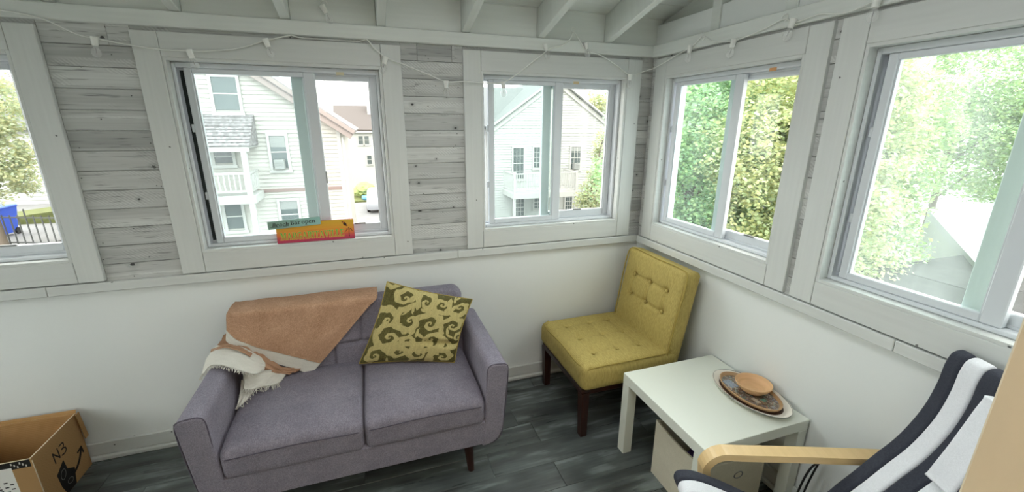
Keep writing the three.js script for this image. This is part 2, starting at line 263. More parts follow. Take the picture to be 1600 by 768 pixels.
// ceiling: roof deck of boards, rafters, blocking between them
const ceiling = struct('ceiling', 'white open rafter ceiling with board deck', 'ceiling', null);
{
  const slope = Math.atan(SL), dw = 0.14;
  for (let i = 0, z = -0.42; z < ZF + 0.2; i++, z += dw) {
    const g = cbox(XL - 0.25, XR + 0.35, 0, 0.02, 0.002, dw / Math.cos(slope) - 0.002, 0.002, rr(0, 5), rr(0, 5)); g.rotateX(-slope); g.translate(0, roofY(z) + 0.147, z); add(ceiling, 'deck_board', g, M.ceil);
  }
  { const L = (ZF + 0.65) / Math.cos(slope), g = cbox(XL - 0.3, XR + 0.4, 0.021, 0.06, 0, L, 0.002); g.rotateX(-slope); g.translate(0, roofY(-0.45) + 0.147, -0.45); add(ceiling, 'roof_covering', g, M.gasket); }
  const rx = []; for (let k = 0; k < 11; k++) rx.push(-0.3013 - 0.4125 * k);
  for (const x of rx) { const L = (ZF + 0.5) / Math.cos(slope), g = cbox(x - 0.02, x + 0.02, 0, 0.142, 0, L, 0.0025, rr(0, 5), rr(0, 5), true); g.rotateX(-slope); g.translate(0, roofY(-0.35) + 0.002, -0.35); add(ceiling, 'rafter', g, M.ceil); }
  const ex = [XR + 0.05, ...rx, XL]; for (let k = 0; k < ex.length - 1; k++) add(ceiling, 'blocking', cbox(ex[k + 1] + 0.021, ex[k] - 0.021, 2.0875, 2.232, -0.05, -0.012, 0.002, rr(0, 5), rr(0, 5)), M.ceil);
}
// ---------------------------------------------------------------- sliding windows
function makeWindow(n, label, pos, turn, W, o = {}) {
  const g = struct('window_' + n, label, 'window', null); g.position.set(...pos); g.rotation.y = turn;
  const H = o.H ?? OT - OB, x0 = -W / 2, x1 = W / 2, c = 0.0945, y0 = 0, y1 = H, gap = 0.0008;           // local: x right, y up from the opening, z into the room, 0 = casing face
  const cb = -0.098, ct = H + 0.099, z0 = -0.03;
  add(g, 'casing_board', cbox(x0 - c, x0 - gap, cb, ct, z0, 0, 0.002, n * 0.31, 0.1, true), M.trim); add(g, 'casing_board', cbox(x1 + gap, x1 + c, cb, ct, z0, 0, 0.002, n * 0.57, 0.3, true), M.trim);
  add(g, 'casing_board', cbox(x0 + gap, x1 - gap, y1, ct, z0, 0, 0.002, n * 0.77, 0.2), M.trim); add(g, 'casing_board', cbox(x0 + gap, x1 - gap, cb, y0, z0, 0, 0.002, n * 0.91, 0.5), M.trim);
  // jamb lining and sill
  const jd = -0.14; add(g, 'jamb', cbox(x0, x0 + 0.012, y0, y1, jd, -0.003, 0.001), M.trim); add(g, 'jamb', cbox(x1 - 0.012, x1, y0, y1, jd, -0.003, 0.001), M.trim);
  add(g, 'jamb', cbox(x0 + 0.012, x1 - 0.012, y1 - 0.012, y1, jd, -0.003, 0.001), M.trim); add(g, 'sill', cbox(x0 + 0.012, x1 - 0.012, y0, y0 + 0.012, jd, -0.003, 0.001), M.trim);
  // vinyl frame with two tracks
  const f0 = -0.125, f1 = -0.045, fw = 0.026, a0 = x0 + 0.0125, a1 = x1 - 0.0125, b0 = y0 + 0.0125, b1 = y1 - 0.0125;
  const fr = add(g, 'window_frame', merge([cbox(a0, a0 + 0.014, b0, b1, f0, f1, 0.003), cbox(a1 - 0.014, a1, b0, b1, f0, f1, 0.003), cbox(a0 + 0.014, a1 - 0.014, b0, b0 + 0.016, f0, f1, 0.003), cbox(a0 + 0.014, a1 - 0.014, b1 - 0.022, b1, f0, f1, 0.003), cbox(a0 + 0.014, a1 - 0.014, b0 + 0.016, b0 + 0.026, -0.088, -0.082, 0.001), cbox(a0 + 0.014, a1 - 0.014, b1 - 0.03, b1 - 0.022, -0.088, -0.082, 0.001)]), M.vinyl);
  const i0 = a0 + 0.014, i1 = a1 - 0.014, j0 = b0 + 0.016, j1 = b1 - 0.022, mid = (i0 + i1) / 2 + (o.mid ?? 0.0);
  const gapL = o.gap ?? 0.026;
  // sash(name, x range, z range, stile widths, rails)
  function sash(sx0, sx1, zc, sl, sr, rb, rt, pane) {
    const zA = zc - 0.014, zB = zc + 0.014;
    const s = add(g, 'sash', merge([cbox(sx0, sx0 + sl, j0, j1, zA, zB, 0.003), cbox(sx1 - sr, sx1, j0, j1, zA, zB, 0.003), cbox(sx0 + sl, sx1 - sr, j0, j0 + rb, zA, zB, 0.003), cbox(sx0 + sl, sx1 - sr, j1 - rt, j1, zA, zB, 0.003),
      cbox(sx0 + sl, sx0 + sl + 0.005, j0 + rb, j1 - rt, zA + 0.004, zB - 0.006, 0.001), cbox(sx1 - sr - 0.005, sx1 - sr, j0 + rb, j1 - rt, zA + 0.004, zB - 0.006, 0.001)]), M.vinyl);
    const p = new THREE.PlaneGeometry(sx1 - sx0 - sl - sr + 0.01, j1 - j0 - rb - rt + 0.01); p.translate((sx0 + sl + sx1 - sr) / 2, (j0 + rb + j1 - rt) / 2, zc);
    { const uv = p.attributes.uv; for (let i = 0; i < uv.count; i++) uv.setXY(i, uv.getX(i) * 0.9, uv.getY(i) * 0.9); }
    add(s, 'glass_pane', p, pane); return s;
  }
  const inner = sash(i0 + gapL, mid + 0.062, -0.066, 0.03, 0.05, 0.028, 0.022, o.leftPane ?? M.glassCool);
  const outer = sash(mid - 0.05, i1, -0.101, 0.05, 0.036, 0.045, 0.03, o.rightPane ?? M.glassWarm);
  // latch lugs on the inner sash
  for (const yy of [0.62, 0.26]) { add(inner, 'latch', cbox(i0 + gapL - 0.011, i0 + gapL + 0.001, H * yy + 0.02, H * yy + 0.055, -0.072, -0.056, 0.002), M.vinyl); }
  if (o.lockPull) add(inner, 'pull', cbox(mid + 0.06, mid + 0.066, H * 0.35, H * 0.42, -0.07, -0.05, 0.002), M.steel);
  if (o.dark) add(g, 'track_gasket', cbox(i0, i0 + gapL + 0.02, j0, j1, -0.098, -0.09, 0.001), M.gasket);
  // small metal handle at the foot of the outer sash and a tape scrap on the header
  add(outer, 'handle', cbox(mid + 0.17, mid + 0.23, j0 + 0.045, j0 + 0.053, -0.088, -0.078, 0.002), M.steel);
  for (const xx of [mid + 0.075, i1 - 0.062]) { const t = 0.003; add(outer, 'screen_corner', merge([cbox(xx, xx + 0.024, j1 - 0.055, j1 - 0.055 + t, -0.118, -0.116, 0.0005), cbox(xx + (xx > mid + 0.1 ? 0 : 0.021), xx + (xx > mid + 0.1 ? t : 0.024), j1 - 0.055, j1 - 0.03, -0.118, -0.116, 0.0005)]), M.plastic); }
  if (o.tape) { add(g, 'tape_scrap', cbox(mid + o.tape, mid + o.tape + 0.035, b1 - 0.03, b1 - 0.016, -0.0445, -0.0435, 0.0003), std({ color: o.tapeColor ?? 0xd9cfa4, roughness: 0.8 })); }
  return g;
}
const mk = (w) => (w[0] + w[1]) / 2, wd = (w) => w[1] - w[0];
makeWindow(1, 'leftmost sliding window, cut by the photo edge', [mk(winsBack[0]), OB, 0], 0, wd(winsBack[0]));
makeWindow(2, 'sliding window behind the sofa, with the painted sign on its sill', [mk(winsBack[1]), OB, 0], 0, wd(winsBack[1]), { dark: true, mid: 0.075, tape: 0.16, tapeColor: 0xd8cfae, lockPull: true });
makeWindow(3, 'sliding window between the sofa and the corner, facing a gabled house', [mk(winsBack[2]), OB, 0], 0, wd(winsBack[2]), { mid: -0.005, tape: 0.12, tapeColor: 0xcdbb94 });
makeWindow(4, 'sliding window above the yellow chair, looking into trees', [0, OB, mk(winsRight[0])], -Math.PI / 2, wd(winsRight[0]), { gap: 0.012, mid: 0.03, tape: 0.2, tapeColor: 0xcf9a68 });
makeWindow(5, 'sliding window with hazy glass at the right edge of the photo', [0, OB, mk(winsRight[1])], -Math.PI / 2, wd(winsRight[1]), { dark: true, gap: 0.022, mid: 0.03, leftPane: M.glassDirty, tape: 0.2 });
makeWindow(6, 'far window on the left end wall', [XL + 0.03, 0.5, mk(winsLeft[0])], Math.PI / 2, wd(winsLeft[0]), { H: 1.55, leftPane: M.glassWarm });
makeWindow(7, 'near window on the left end wall', [XL + 0.03, 0.5, mk(winsLeft[1])], Math.PI / 2, wd(winsLeft[1]), { H: 1.55, leftPane: M.glassWarm });
// doorway the photo is taken from, and the hall behind it
const door = struct('door_1', 'cream wooden doorway jamb beside the striped armchair', 'doorway', null);
add(door, 'jamb', cbox(DX1 - 0.001, DX1 + 0.03, 0, DH, ZF - 0.012, ZF + 0.2, 0.002), M.doorWood); add(door, 'jamb', cbox(DX0 - 0.03, DX0 + 0.001, 0, DH, ZF - 0.012, ZF + 0.2, 0.002), M.doorWood);
add(door, 'jamb', cbox(DX0, DX1, DH - 0.001, DH + 0.03, ZF - 0.012, ZF + 0.2, 0.002), M.doorWood);
add(door, 'door_stop', cbox(DX1 - 0.012, DX1 - 0.001, 0, DH, ZF + 0.06, ZF + 0.1, 0.002), M.doorWood);
const hall = struct('wall_hall', 'cream hall walls behind the doorway', 'wall', merge([cbox(-2.9, -2.78, -0.05, 2.5, ZF + 0.15, 4.6, 0.001), cbox(-0.5, -0.38, -0.05, 2.5, ZF + 0.15, 4.6, 0.001), cbox(-2.9, -0.38, -0.05, 2.5, 4.6, 4.72, 0.001), cbox(-2.9, -0.38, 2.4, 2.5, ZF + 0.15, 4.6, 0.001), cbox(-2.9, -0.38, -0.05, 0, ZF + 0.15, 4.6, 0.001)]), M.doorWood);
{  // unseen lamp, added so that warm fill spills through the doorway
  const t = thing('added_hall_lamp', 'added fill lamp, round and white, on the hall ceiling behind the doorway', 'lamp', [-1.64, 2.4, 3.4]);
  const dome = new THREE.SphereGeometry(0.14, 24, 8, 0, Math.PI * 2, Math.PI * 0.55, Math.PI * 0.45); dome.scale(1, 0.5, 1); dome.translate(0, -0.02, 0);
  add(t, 'shade', dome, std({ color: 0xffffff, emissive: 0xffe9c8, emissiveIntensity: 0.8, side: THREE.DoubleSide })); add(t, 'base', cyl(0.15, 0.15, 0.025, 0, -0.025, 0, 24), M.plastic);
  const l = new THREE.PointLight(0xfff0dc, 0.4); l.position.set(-1.64, 2.3, 3.4); l.castShadow = true; l.shadow.radius = 4; scene.add(l);
}
{  // invented overhead panel, added because daylight alone leaves the room too dark
  const t = thing('added_fill_panel', 'added fill light, an unseen square white panel under the porch rafters', 'light', [-1.25, 2.38, 1.35]);
  add(t, 'frame', merge([cbox(-0.32, -0.3, -0.03, 0.02, -0.32, 0.32, 0.003), cbox(0.3, 0.32, -0.03, 0.02, -0.32, 0.32, 0.003), cbox(-0.3, 0.3, -0.03, 0.02, -0.32, -0.3, 0.003), cbox(-0.3, 0.3, -0.03, 0.02, 0.3, 0.32, 0.003), cbox(-0.3, 0.3, 0.0, 0.02, -0.3, 0.3, 0.003)]), M.plastic);
  add(t, 'diffuser', cbox(-0.299, 0.299, -0.02, -0.012, -0.299, 0.299, 0.002), std({ color: 0xffffff, emissive: 0xfbfcff, emissiveIntensity: 0.4 }));
  const l = new THREE.RectAreaLight(0xfbfcff, 1.0, 0.6, 0.6); l.position.set(-1.25, 2.355, 1.35); l.lookAt(-1.25, 0, 1.35); scene.add(l);
}
// ---------------------------------------------------------------- sofa
{
  const S = thing('loveseat', 'grey two-seat sofa with tan throw and green pillow, below the left windows', 'sofa', [-1.7645, 0, 0.37]);
  const depth = 0.645, zf = 0.33, zr = zf - depth;               // local z of the front and rear
  function armGeo(s) {
    const sh = new THREE.Shape(); const P = (x, y) => [s * x, y];
    sh.moveTo(...P(0.52, 0.188)); sh.lineTo(...P(0.535, 0.36)); sh.lineTo(...P(0.548, 0.575)); sh.quadraticCurveTo(...P(0.55, 0.594), ...P(0.567, 0.595));
    sh.lineTo(...P(0.61, 0.592)); sh.quadraticCurveTo(...P(0.632, 0.59), ...P(0.631, 0.57)); sh.lineTo(...P(0.606, 0.28)); sh.quadraticCurveTo(...P(0.598, 0.19), ...P(0.52, 0.188));
    const g = new THREE.ExtrudeGeometry(sh, { depth: depth - 0.02, bevelEnabled: true, bevelThickness: 0.01, bevelSize: 0.008, bevelSegments: 3, curveSegments: 8, steps: 1 }); g.translate(0, 0, zr + 0.01); return boxUV(g);
  }
  for (const s of [-1, 1]) {
    const a = add(S, 'arm', armGeo(s), M.sofa);
    const pts = [[0.528, 0.2], [0.536, 0.36], [0.541, 0.575], [0.549, 0.596], [0.567, 0.602], [0.612, 0.599], [0.633, 0.592], [0.638, 0.57], [0.613, 0.28], [0.6, 0.215], [0.56, 0.184]].map(([x, y]) => [s * x, y, zf + 0.0005 - 0.006]);
    add(a, 'piping', tube(pts, 0.0026, 60, 6), M.piping);
  }
  add(S, 'base', cbox(-0.55, 0.55, 0.182, 0.32, zr + 0.02, zf - 0.002, 0.012), M.sofa);
  // back with biscuit tufting
  const back = puff(1.09, 0.52, 0.15, 0.05, 220, 110, 8, (q, n) => {
    if (q.z > 0.02) {
      const y = q.y, x = q.x; let d = 0;
      const groove = (t, w) => Math.exp(-(t * t) / (w * w));
      d += 0.016 * groove(y - 0.035, 0.009);
      const row = y > 0.035 ? 0 : 1; for (let k = -3; k <= 3; k++) d += 0.014 * groove(x - (k * 0.27 + 0.135 * row), 0.008) * sstep(0.24, 0.18, Math.abs(y));
      q.z -= d * sstep(0.02, 0.05, q.z);
    }
  });
  back.rotateX(-0.12); back.translate(0, 0.515, -0.238); add(S, 'backrest', back, M.sofa);
  for (const s of [-1, 1]) {
    const cw = 0.527, g = puff(cw, 0.15, 0.55, 0.035, 40, 10, 40, (q) => { const u = q.x / (cw / 2), w = q.z / 0.275; if (q.y > 0) q.y += 0.022 * (1 - u * u * u * u) * (1 - w * w * w * w) - 0.012 * sstep(0.55, 1, w); });
    g.translate(s * 0.2645, 0.372, 0.062); const c = add(S, 'seat_cushion', g, M.sofa);
    add(c, 'piping', tube([[s * 0.2645 - 0.255, 0.392, 0.318], [s * 0.2645 - 0.235, 0.404, 0.3375], [s * 0.2645, 0.411, 0.3385], [s * 0.2645 + 0.235, 0.404, 0.3375], [s * 0.2645 + 0.255, 0.392, 0.318]], 0.0022, 40, 5), M.piping);
  }
  for (const sx of [-1, 1]) for (const [z, dz] of [[0.25, 0.012], [-0.22, -0.03]]) { const g = new THREE.CylinderGeometry(0.026, 0.016, 0.186, 14); const p = g.attributes.position; for (let i = 0; i < p.count; i++) { const t = 0.5 - p.getY(i) / 0.186; p.setX(i, p.getX(i) + sx * 0.012 * t); p.setZ(i, p.getZ(i) + dz * t); } g.computeVertexNormals(); g.translate(sx * 0.455, 0.093, z); add(S, 'leg', g, M.walnut); }
}
// throw blanket over the sofa back and left arm
{
  const B = thing('throw_blanket', 'tan cotton throw with white stripes and fringe over the sofa', 'blanket', [-2.1, 0.46, 0.2]);
  const L = (p) => [p[0] + 2.1, p[1] - 0.46, p[2] - 0.2];
  const over = (x, s) => {                                        // point at distance s down from the front top edge of the sofa back (negative: over the top)
    if (s < -0.13) return [x, 0.79 + (s + 0.13), 0.03];
    if (s < 0) { const t = (s + 0.13) / 0.13; return [x, 0.79 + 0.006 * Math.sin(t * Math.PI), lerp(0.035, 0.188, t)]; }
    return [x, 0.787 - s * 0.985, 0.196 + s * 0.125];
  };
  const right = (t) => lerp(-1.665, -2.0, Math.pow(t, 0.85)) + 0.015 * Math.sin(t * Math.PI);
  const N = 34, W = 40, body = [], stripe = [];
  const sEnd = (u) => lerp(0.115, 0.345, Math.pow(u, 0.55));
  const at = (u, v) => {                                          // v 0..1 from behind the back to the lower hem
    const s = lerp(-0.24, sEnd(u), v), tr = clamp(s / 0.335, 0, 1); const xr = right(tr), xl = lerp(-2.335, -2.335 + 0.0, tr), uu = u;
    const p = over(lerp(xl, xr, uu), s); p[2] += 0.010 * fbm(u * 4, v * 5, 3, 3) + 0.012 * sstep(0, 0.1, s) * fbm(u * 7 + v * 3, v * 3, 2, 8); p[0] += -0.02 * sstep(0.12, 0, u) * sstep(0, 0.2, s); return L(p);
  };
  const rows = (v0, v1, n) => { const r = []; for (let j = 0; j <= n; j++) { const row = []; for (let i = 0; i <= 16; i++) { const u = i / 16; row.push(at(u, lerp(v0(u), v1(u), j / n))); } r.push(row); } return r; };
  const vS = (u) => 1 - 0.048 / (0.24 + sEnd(u));
  const bodyG = sheet(rows(() => 0, vS, 22), 64, 60, 0.004); const strG = sheet(rows(vS, () => 1, 4), 64, 10, 0.0045);
  for (const g of [bodyG, strG]) { const uv = g.attributes.uv; for (let i = 0; i < uv.count; i++) uv.setXY(i, uv.getX(i) * 0.65, uv.getY(i) * 0.5); }
  add(B, 'blanket_body', bodyG, M.tan); add(B, 'white_stripe', strG, M.cream);
  // gathered folds sliding onto the arm
  const wob = (ctrl) => ctrl.map((r) => r.map(L));
  const f1 = sheet(wob([
    [[-2.335, 0.700, 0.160], [-2.25, 0.600, 0.212], [-2.175, 0.538, 0.240], [-2.11, 0.504, 0.250], [-2.05, 0.486, 0.254]],
    [[-2.374, 0.672, 0.165], [-2.279, 0.640, 0.210], [-2.205, 0.570, 0.255], [-2.135, 0.510, 0.265], [-2.07, 0.480, 0.265]],
    [[-2.386, 0.640, 0.195], [-2.280, 0.625, 0.258], [-2.206, 0.545, 0.290], [-2.16, 0.500, 0.278], [-2.11, 0.480, 0.270]]]), 44, 30, 0.006, 0.026, 21, 7);
  add(B, 'gathered_fold', f1, M.tan);
  const f2 = sheet(wob([
    [[-2.430, 0.600, 0.170], [-2.400, 0.634, 0.180], [-2.297, 0.638, 0.232], [-2.215, 0.590, 0.272], [-2.195, 0.560, 0.285]],
    [[-2.437, 0.585, 0.230], [-2.400, 0.626, 0.245], [-2.290, 0.636, 0.300], [-2.220, 0.602, 0.335], [-2.190, 0.555, 0.300]],
    [[-2.437, 0.565, 0.310], [-2.375, 0.614, 0.330], [-2.285, 0.615, 0.388], [-2.208, 0.580, 0.402], [-2.188, 0.545, 0.320]]]), 48, 24, 0.006, 0.014, 31, 5);
  add(B, 'white_end', f2, M.cream);
  const f3 = sheet(wob([
    [[-2.415, 0.626, 0.198], [-2.350, 0.650, 0.222], [-2.290, 0.650, 0.255], [-2.232, 0.622, 0.290]],
    [[-2.415, 0.628, 0.225], [-2.350, 0.652, 0.248], [-2.290, 0.650, 0.282], [-2.235, 0.622, 0.312]]]), 30, 6, 0.006, 0.012, 33, 5);
  add(B, 'tan_stripe', f3, M.tan);
  const f4 = sheet(wob([
    [[-2.262, 0.580, 0.350], [-2.200, 0.538, 0.305], [-2.150, 0.500, 0.245], [-2.118, 0.486, 0.218]],
    [[-2.260, 0.545, 0.368], [-2.215, 0.512, 0.335], [-2.160, 0.492, 0.295], [-2.112, 0.482, 0.264]],
    [[-2.262, 0.508, 0.392], [-2.235, 0.488, 0.370], [-2.180, 0.479, 0.352], [-2.135, 0.473, 0.340]]]), 36, 20, 0.006, 0.012, 41, 6);
  add(B, 'white_flap', f4, M.cream);
  const f5 = sheet(wob([[[-2.278, 0.53, 0.345], [-2.255, 0.51, 0.35], [-2.225, 0.485, 0.345]], [[-2.28, 0.48, 0.40], [-2.262, 0.475, 0.40], [-2.24, 0.466, 0.385]], [[-2.283, 0.452, 0.455], [-2.276, 0.458, 0.452], [-2.27, 0.458, 0.445]]]), 16, 16, 0.005, 0.008, 44, 4);
  add(B, 'white_corner', f5, M.cream);
  const fr = []; const strand = (a, d) => fr.push(tube([L(a), L([a[0] + d[0] * 0.5 + rr(-0.004, 0.004), a[1] + d[1] * 0.5 + 0.002, a[2] + d[2] * 0.5]), L([a[0] + d[0] + rr(-0.006, 0.006), a[1] + d[1], a[2] + d[2] + rr(-0.006, 0.006)])], 0.0016, 5, 4));
  const along = (pts, n, dir) => { const c = new THREE.CatmullRomCurve3(pts.map((p) => V(...p)), false, 'centripetal'); for (let i = 0; i < n; i++) { const p = c.getPoint(i / (n - 1)); strand(p.toArray(), dir(i / (n - 1))); } };
  along([[-2.437, 0.565, 0.310], [-2.375, 0.614, 0.330], [-2.285, 0.615, 0.388], [-2.215, 0.585, 0.400]], 46, (t) => t < 0.2 ? [-0.006, -0.022, 0.012] : [rr(-0.004, 0.006), -0.003, rr(0.014, 0.026)]);
  along([[-2.262, 0.508, 0.392], [-2.235, 0.488, 0.370], [-2.180, 0.479, 0.352], [-2.135, 0.473, 0.340]], 36, (t) => [rr(-0.006, 0.012), -0.004, rr(0.018, 0.036)]);
  along([[-2.225, 0.487, 0.350], [-2.24, 0.474, 0.39], [-2.27, 0.464, 0.446]], 12, () => [0.012, -0.006, 0.01]);
  add(B, 'fringe', merge(fr), M.cream);
}
// pillow
{
  const dam = dataTex(512, 512, (u, v, i, j) => {
    const wx = u + 0.05 * (fbm(u * 7, v * 7, 3, 71) - 0.5), wy = v + 0.05 * (fbm(u * 7 + 9, v * 7, 3, 72) - 0.5); let e = 0;
    for (let k = 0; k < 17; k++) { const cx = ((k % 4) + 0.5 + 0.5 * (hash(k, 1, 9) - 0.5) + (Math.floor(k / 4) % 2) * 0.4) / 4.1, cy = (Math.floor(k / 4) + 0.5 + 0.5 * (hash(k, 2, 9) - 0.5)) / 4.2, R0 = 0.17 + 0.07 * hash(k, 3, 9), dx = wx - cx, dy = wy - cy, r = Math.hypot(dx, dy) / R0; if (r > 1) continue;
      const sg = hash(k, 4, 9) > 0.5 ? 1 : -1, a = Math.atan2(dy, dx) * sg + hash(k, 5, 9) * 6.28, arm = Math.cos(a + 4.6 * Math.log(r + 0.08)), lobe = 0.28 * Math.sin(a * 7 + r * 9); e = Math.max(e, arm * 0.5 + 0.42 + lobe * r - 0.55 * sstep(0.72, 1, r)); }
    const t = sstep(0.46, 0.49, e), n = 46 * (hash(i, j >> 2, 6) - 0.5) * (t > 0.5 ? 0.7 : 1) + 20 * (fbm(u * 60, v * 12, 2, 77) - 0.5);
    return [lerp(88, 186, t) + n, lerp(83, 173, t) + n, lerp(38, 116, t) + n * 0.8];
  });
  dam.repeat.set(1, 1);
  const mat = phys({ map: dam, bumpMap: dam, bumpScale: 0.0012, roughness: 0.9, sheen: 0.3, sheenColor: new THREE.Color(0.4, 0.38, 0.2) });
  const P = thing('throw_pillow', 'square olive and cream damask pillow leaning in the sofa corner', 'pillow', [-1.53, 0.46, 0.3]);
  const c = [[-1.612, 0.872, 0.205], [-1.192, 0.752, 0.285], [-1.320, 0.468, 0.400], [-1.782, 0.468, 0.262]].map((p) => V(p[0] + 1.53, p[1] - 0.46, p[2] - 0.3));   // tl, tr, br, bl
  const nrm = c[1].clone().sub(c[3]).cross(c[0].clone().sub(c[2])).normalize();
  const n = 48, G = [], U = [], I = [], w1 = n + 1;
  for (const s of [1, -1]) for (let j = 0; j <= n; j++) for (let i = 0; i <= n; i++) {
    let u = i / n, v = j / n; const eu = u * 2 - 1, ev = v * 2 - 1;
    const uu = u + 0.035 * eu * (1 - eu * eu) * 0 - 0.03 * eu * (1 - ev * ev) * Math.abs(eu), vv = v - 0.03 * ev * (1 - eu * eu) * Math.abs(ev);
    const a = c[0].clone().lerp(c[1], uu), b = c[3].clone().lerp(c[2], uu), p = a.lerp(b, vv);
    let h = 0.075 * Math.pow(Math.max(0, (1 - eu * eu) * (1 - ev * ev)), 0.45); if (s < 0) h *= 0.55;
    if (s > 0) { const ln = (u - 0.48) * 0.1 + 0.66, d = v - ln; if (u > 0.45) h -= 0.028 * Math.exp(-d * d / 0.0012) * sstep(0.45, 0.75, u); h += 0.006 * (fbm(u * 6, v * 6, 2, 5) - 0.5); }
    p.addScaledVector(nrm, s * Math.max(h, 0.002)); G.push(p.x, p.y, p.z); U.push(u, 1 - v);
  }
  const tot = w1 * w1; for (let j = 0; j < n; j++) for (let i = 0; i < n; i++) { const a = j * w1 + i, b = a + 1, d = a + w1, e = d + 1; I.push(a, d, b, b, d, e, a + tot, b + tot, d + tot, b + tot, e + tot, d + tot); }
  const g = new THREE.BufferGeometry(); g.setAttribute('position', new THREE.Float32BufferAttribute(G, 3)); g.setAttribute('uv', new THREE.Float32BufferAttribute(U, 2)); g.setIndex(I); g.computeVertexNormals();
  add(P, 'pillow_cover', g, mat);
  const e = (a, b) => [0, 0.25, 0.5, 0.75, 1].map((t) => { const q = a.clone().lerp(b, t), m = c[0].clone().add(c[1]).add(c[2]).add(c[3]).multiplyScalar(0.25); q.lerp(m, 0.055 * 4 * t * (1 - t)); return q.toArray(); });
  add(P, 'seam', merge([tube(e(c[0], c[1]), 0.003, 24, 5), tube(e(c[1], c[2]), 0.003, 24, 5), tube(e(c[2], c[3]), 0.003, 24, 5), tube(e(c[3], c[0]), 0.003, 24, 5)]), M.goldPipe);
}
// ---------------------------------------------------------------- yellow slipper chair, facing -x
{
  const C = thing('slipper_chair', 'armless mustard yellow button-tufted chair in the corner', 'chair', [-0.4, 0, 0.335], 0);
  const dimple = (q, pts, r, d, ax, ay, sgn) => pts.reduce((s, [a, b]) => { const e = Math.hypot(q[ax] - a, q[ay] - b); return s + d * (1 / (1 + (e / r) * (e / r) * 3)); }, 0);
  // seat: x from -0.30 (front) to 0.30, z +-0.295
  const sb = []; for (const x of [-0.17, -0.02, 0.12]) for (const z of [-0.165, 0, 0.165]) sb.push([x, z]);
  const seat = puff(0.6, 0.15, 0.595, 0.045, 56, 10, 56, (q) => { if (q.y > 0) { const u = q.x / 0.3, w = q.z / 0.2975; q.y += 0.012 * (1 - u * u) * (1 - w * w); q.y -= dimple(q, sb, 0.03, 0.014, 'x', 'z'); for (const [a, b] of sb) for (const [c2, d2] of sb) if (Math.abs(a - c2) < 0.2 && Math.abs(b - d2) < 0.2 && (a !== c2) !== (b !== d2)) { const t = clamp(((q.x - a) * (c2 - a) + (q.z - b) * (d2 - b)) / ((c2 - a) ** 2 + (d2 - b) ** 2), 0, 1), e = Math.hypot(q.x - a - t * (c2 - a), q.z - b - t * (d2 - b)); q.y -= 0.0016 * Math.exp(-e * e / 0.00006); } } });
  seat.translate(0, 0.365, 0); const st = add(C, 'seat', seat, M.gold);
  for (const [x, z] of sb) { const g = new THREE.SphereGeometry(0.0095, 10, 6); g.scale(1, 0.5, 1); g.translate(x, 0.4375, z); add(st, 'button', g, M.gold); }
  add(st, 'piping', tube([[-0.245, 0.432, 0.283], [-0.28, 0.425, 0.255], [-0.285, 0.427, 0], [-0.28, 0.425, -0.255], [-0.245, 0.432, -0.283]], 0.0045, 60, 6), M.goldPipe);
  add(st, 'piping', tube([[-0.28, 0.38, 0.27], [-0.262, 0.424, 0.284], [-0.2, 0.433, 0.288], [0, 0.434, 0.289], [0.24, 0.434, 0.288]], 0.0045, 60, 6), M.goldPipe);
  // back
  const bb = []; for (const y of [0.13, 0.005]) for (const z of [-0.15, 0, 0.15]) bb.push([y, z]);
  const bk = puff(0.105, 0.56, 0.54, 0.028, 8, 60, 60, (q) => { if (q.x < -0.01) { const v = q.y / 0.28, w = q.z / 0.27; q.x -= 0.014 * (1 - v * v) * (1 - w * w); q.x += dimple(q, bb, 0.03, 0.02, 'y', 'z'); for (const [a, b] of bb) for (const [c2, d2] of bb) if ((a !== c2) !== (b !== d2) && Math.abs(b - d2) < 0.2) { const t = clamp(((q.y - a) * (c2 - a) + (q.z - b) * (d2 - b)) / ((c2 - a) ** 2 + (d2 - b) ** 2), 0, 1), e = Math.hypot(q.y - a - t * (c2 - a), q.z - b - t * (d2 - b)); q.x += 0.005 * Math.exp(-e * e / 0.00008); } } });
  bk.rotateZ(-0.165); bk.translate(0.298, 0.612, 0.018); const back = add(C, 'backrest', bk, M.gold);
  for (const [y, z] of bb) { const g = new THREE.SphereGeometry(0.0105, 10, 6); g.scale(0.6, 1, 1); g.translate(-0.052, y, z); g.rotateZ(-0.165); g.translate(0.298, 0.612, 0.018); add(back, 'button', g, M.gold); }
  const bp = (x, y, z) => { const v = V(x, y, z).applyAxisAngle(V(0, 0, 1), -0.165); return [v.x + 0.298, v.y + 0.612, v.z * 0.94 + 0.018]; };
  add(back, 'piping', tube([bp(-0.045, -0.22, 0.286), bp(-0.046, 0.0, 0.287), bp(-0.045, 0.25, 0.284), bp(-0.043, 0.273, 0.262), bp(-0.045, 0.277, 0), bp(-0.043, 0.273, -0.262), bp(-0.045, 0.25, -0.284), bp(-0.046, -0.22, -0.287)], 0.0048, 90, 6, true), M.goldPipe);
  add(C, 'seat_rail', merge([cbox(-0.288, 0.3, 0.262, 0.295, -0.27, 0.27, 0.004)]), M.walnut);
  for (const z of [-0.25, 0.25]) { add(C, 'leg', post([-0.262, 0, z], 0.018, 0.018, [-0.266, 0.275, z], 0.023, 0.023), M.walnut); add(C, 'leg', post([0.31, 0, z], 0.018, 0.018, [0.265, 0.275, z], 0.023, 0.023), M.walnut); }
}
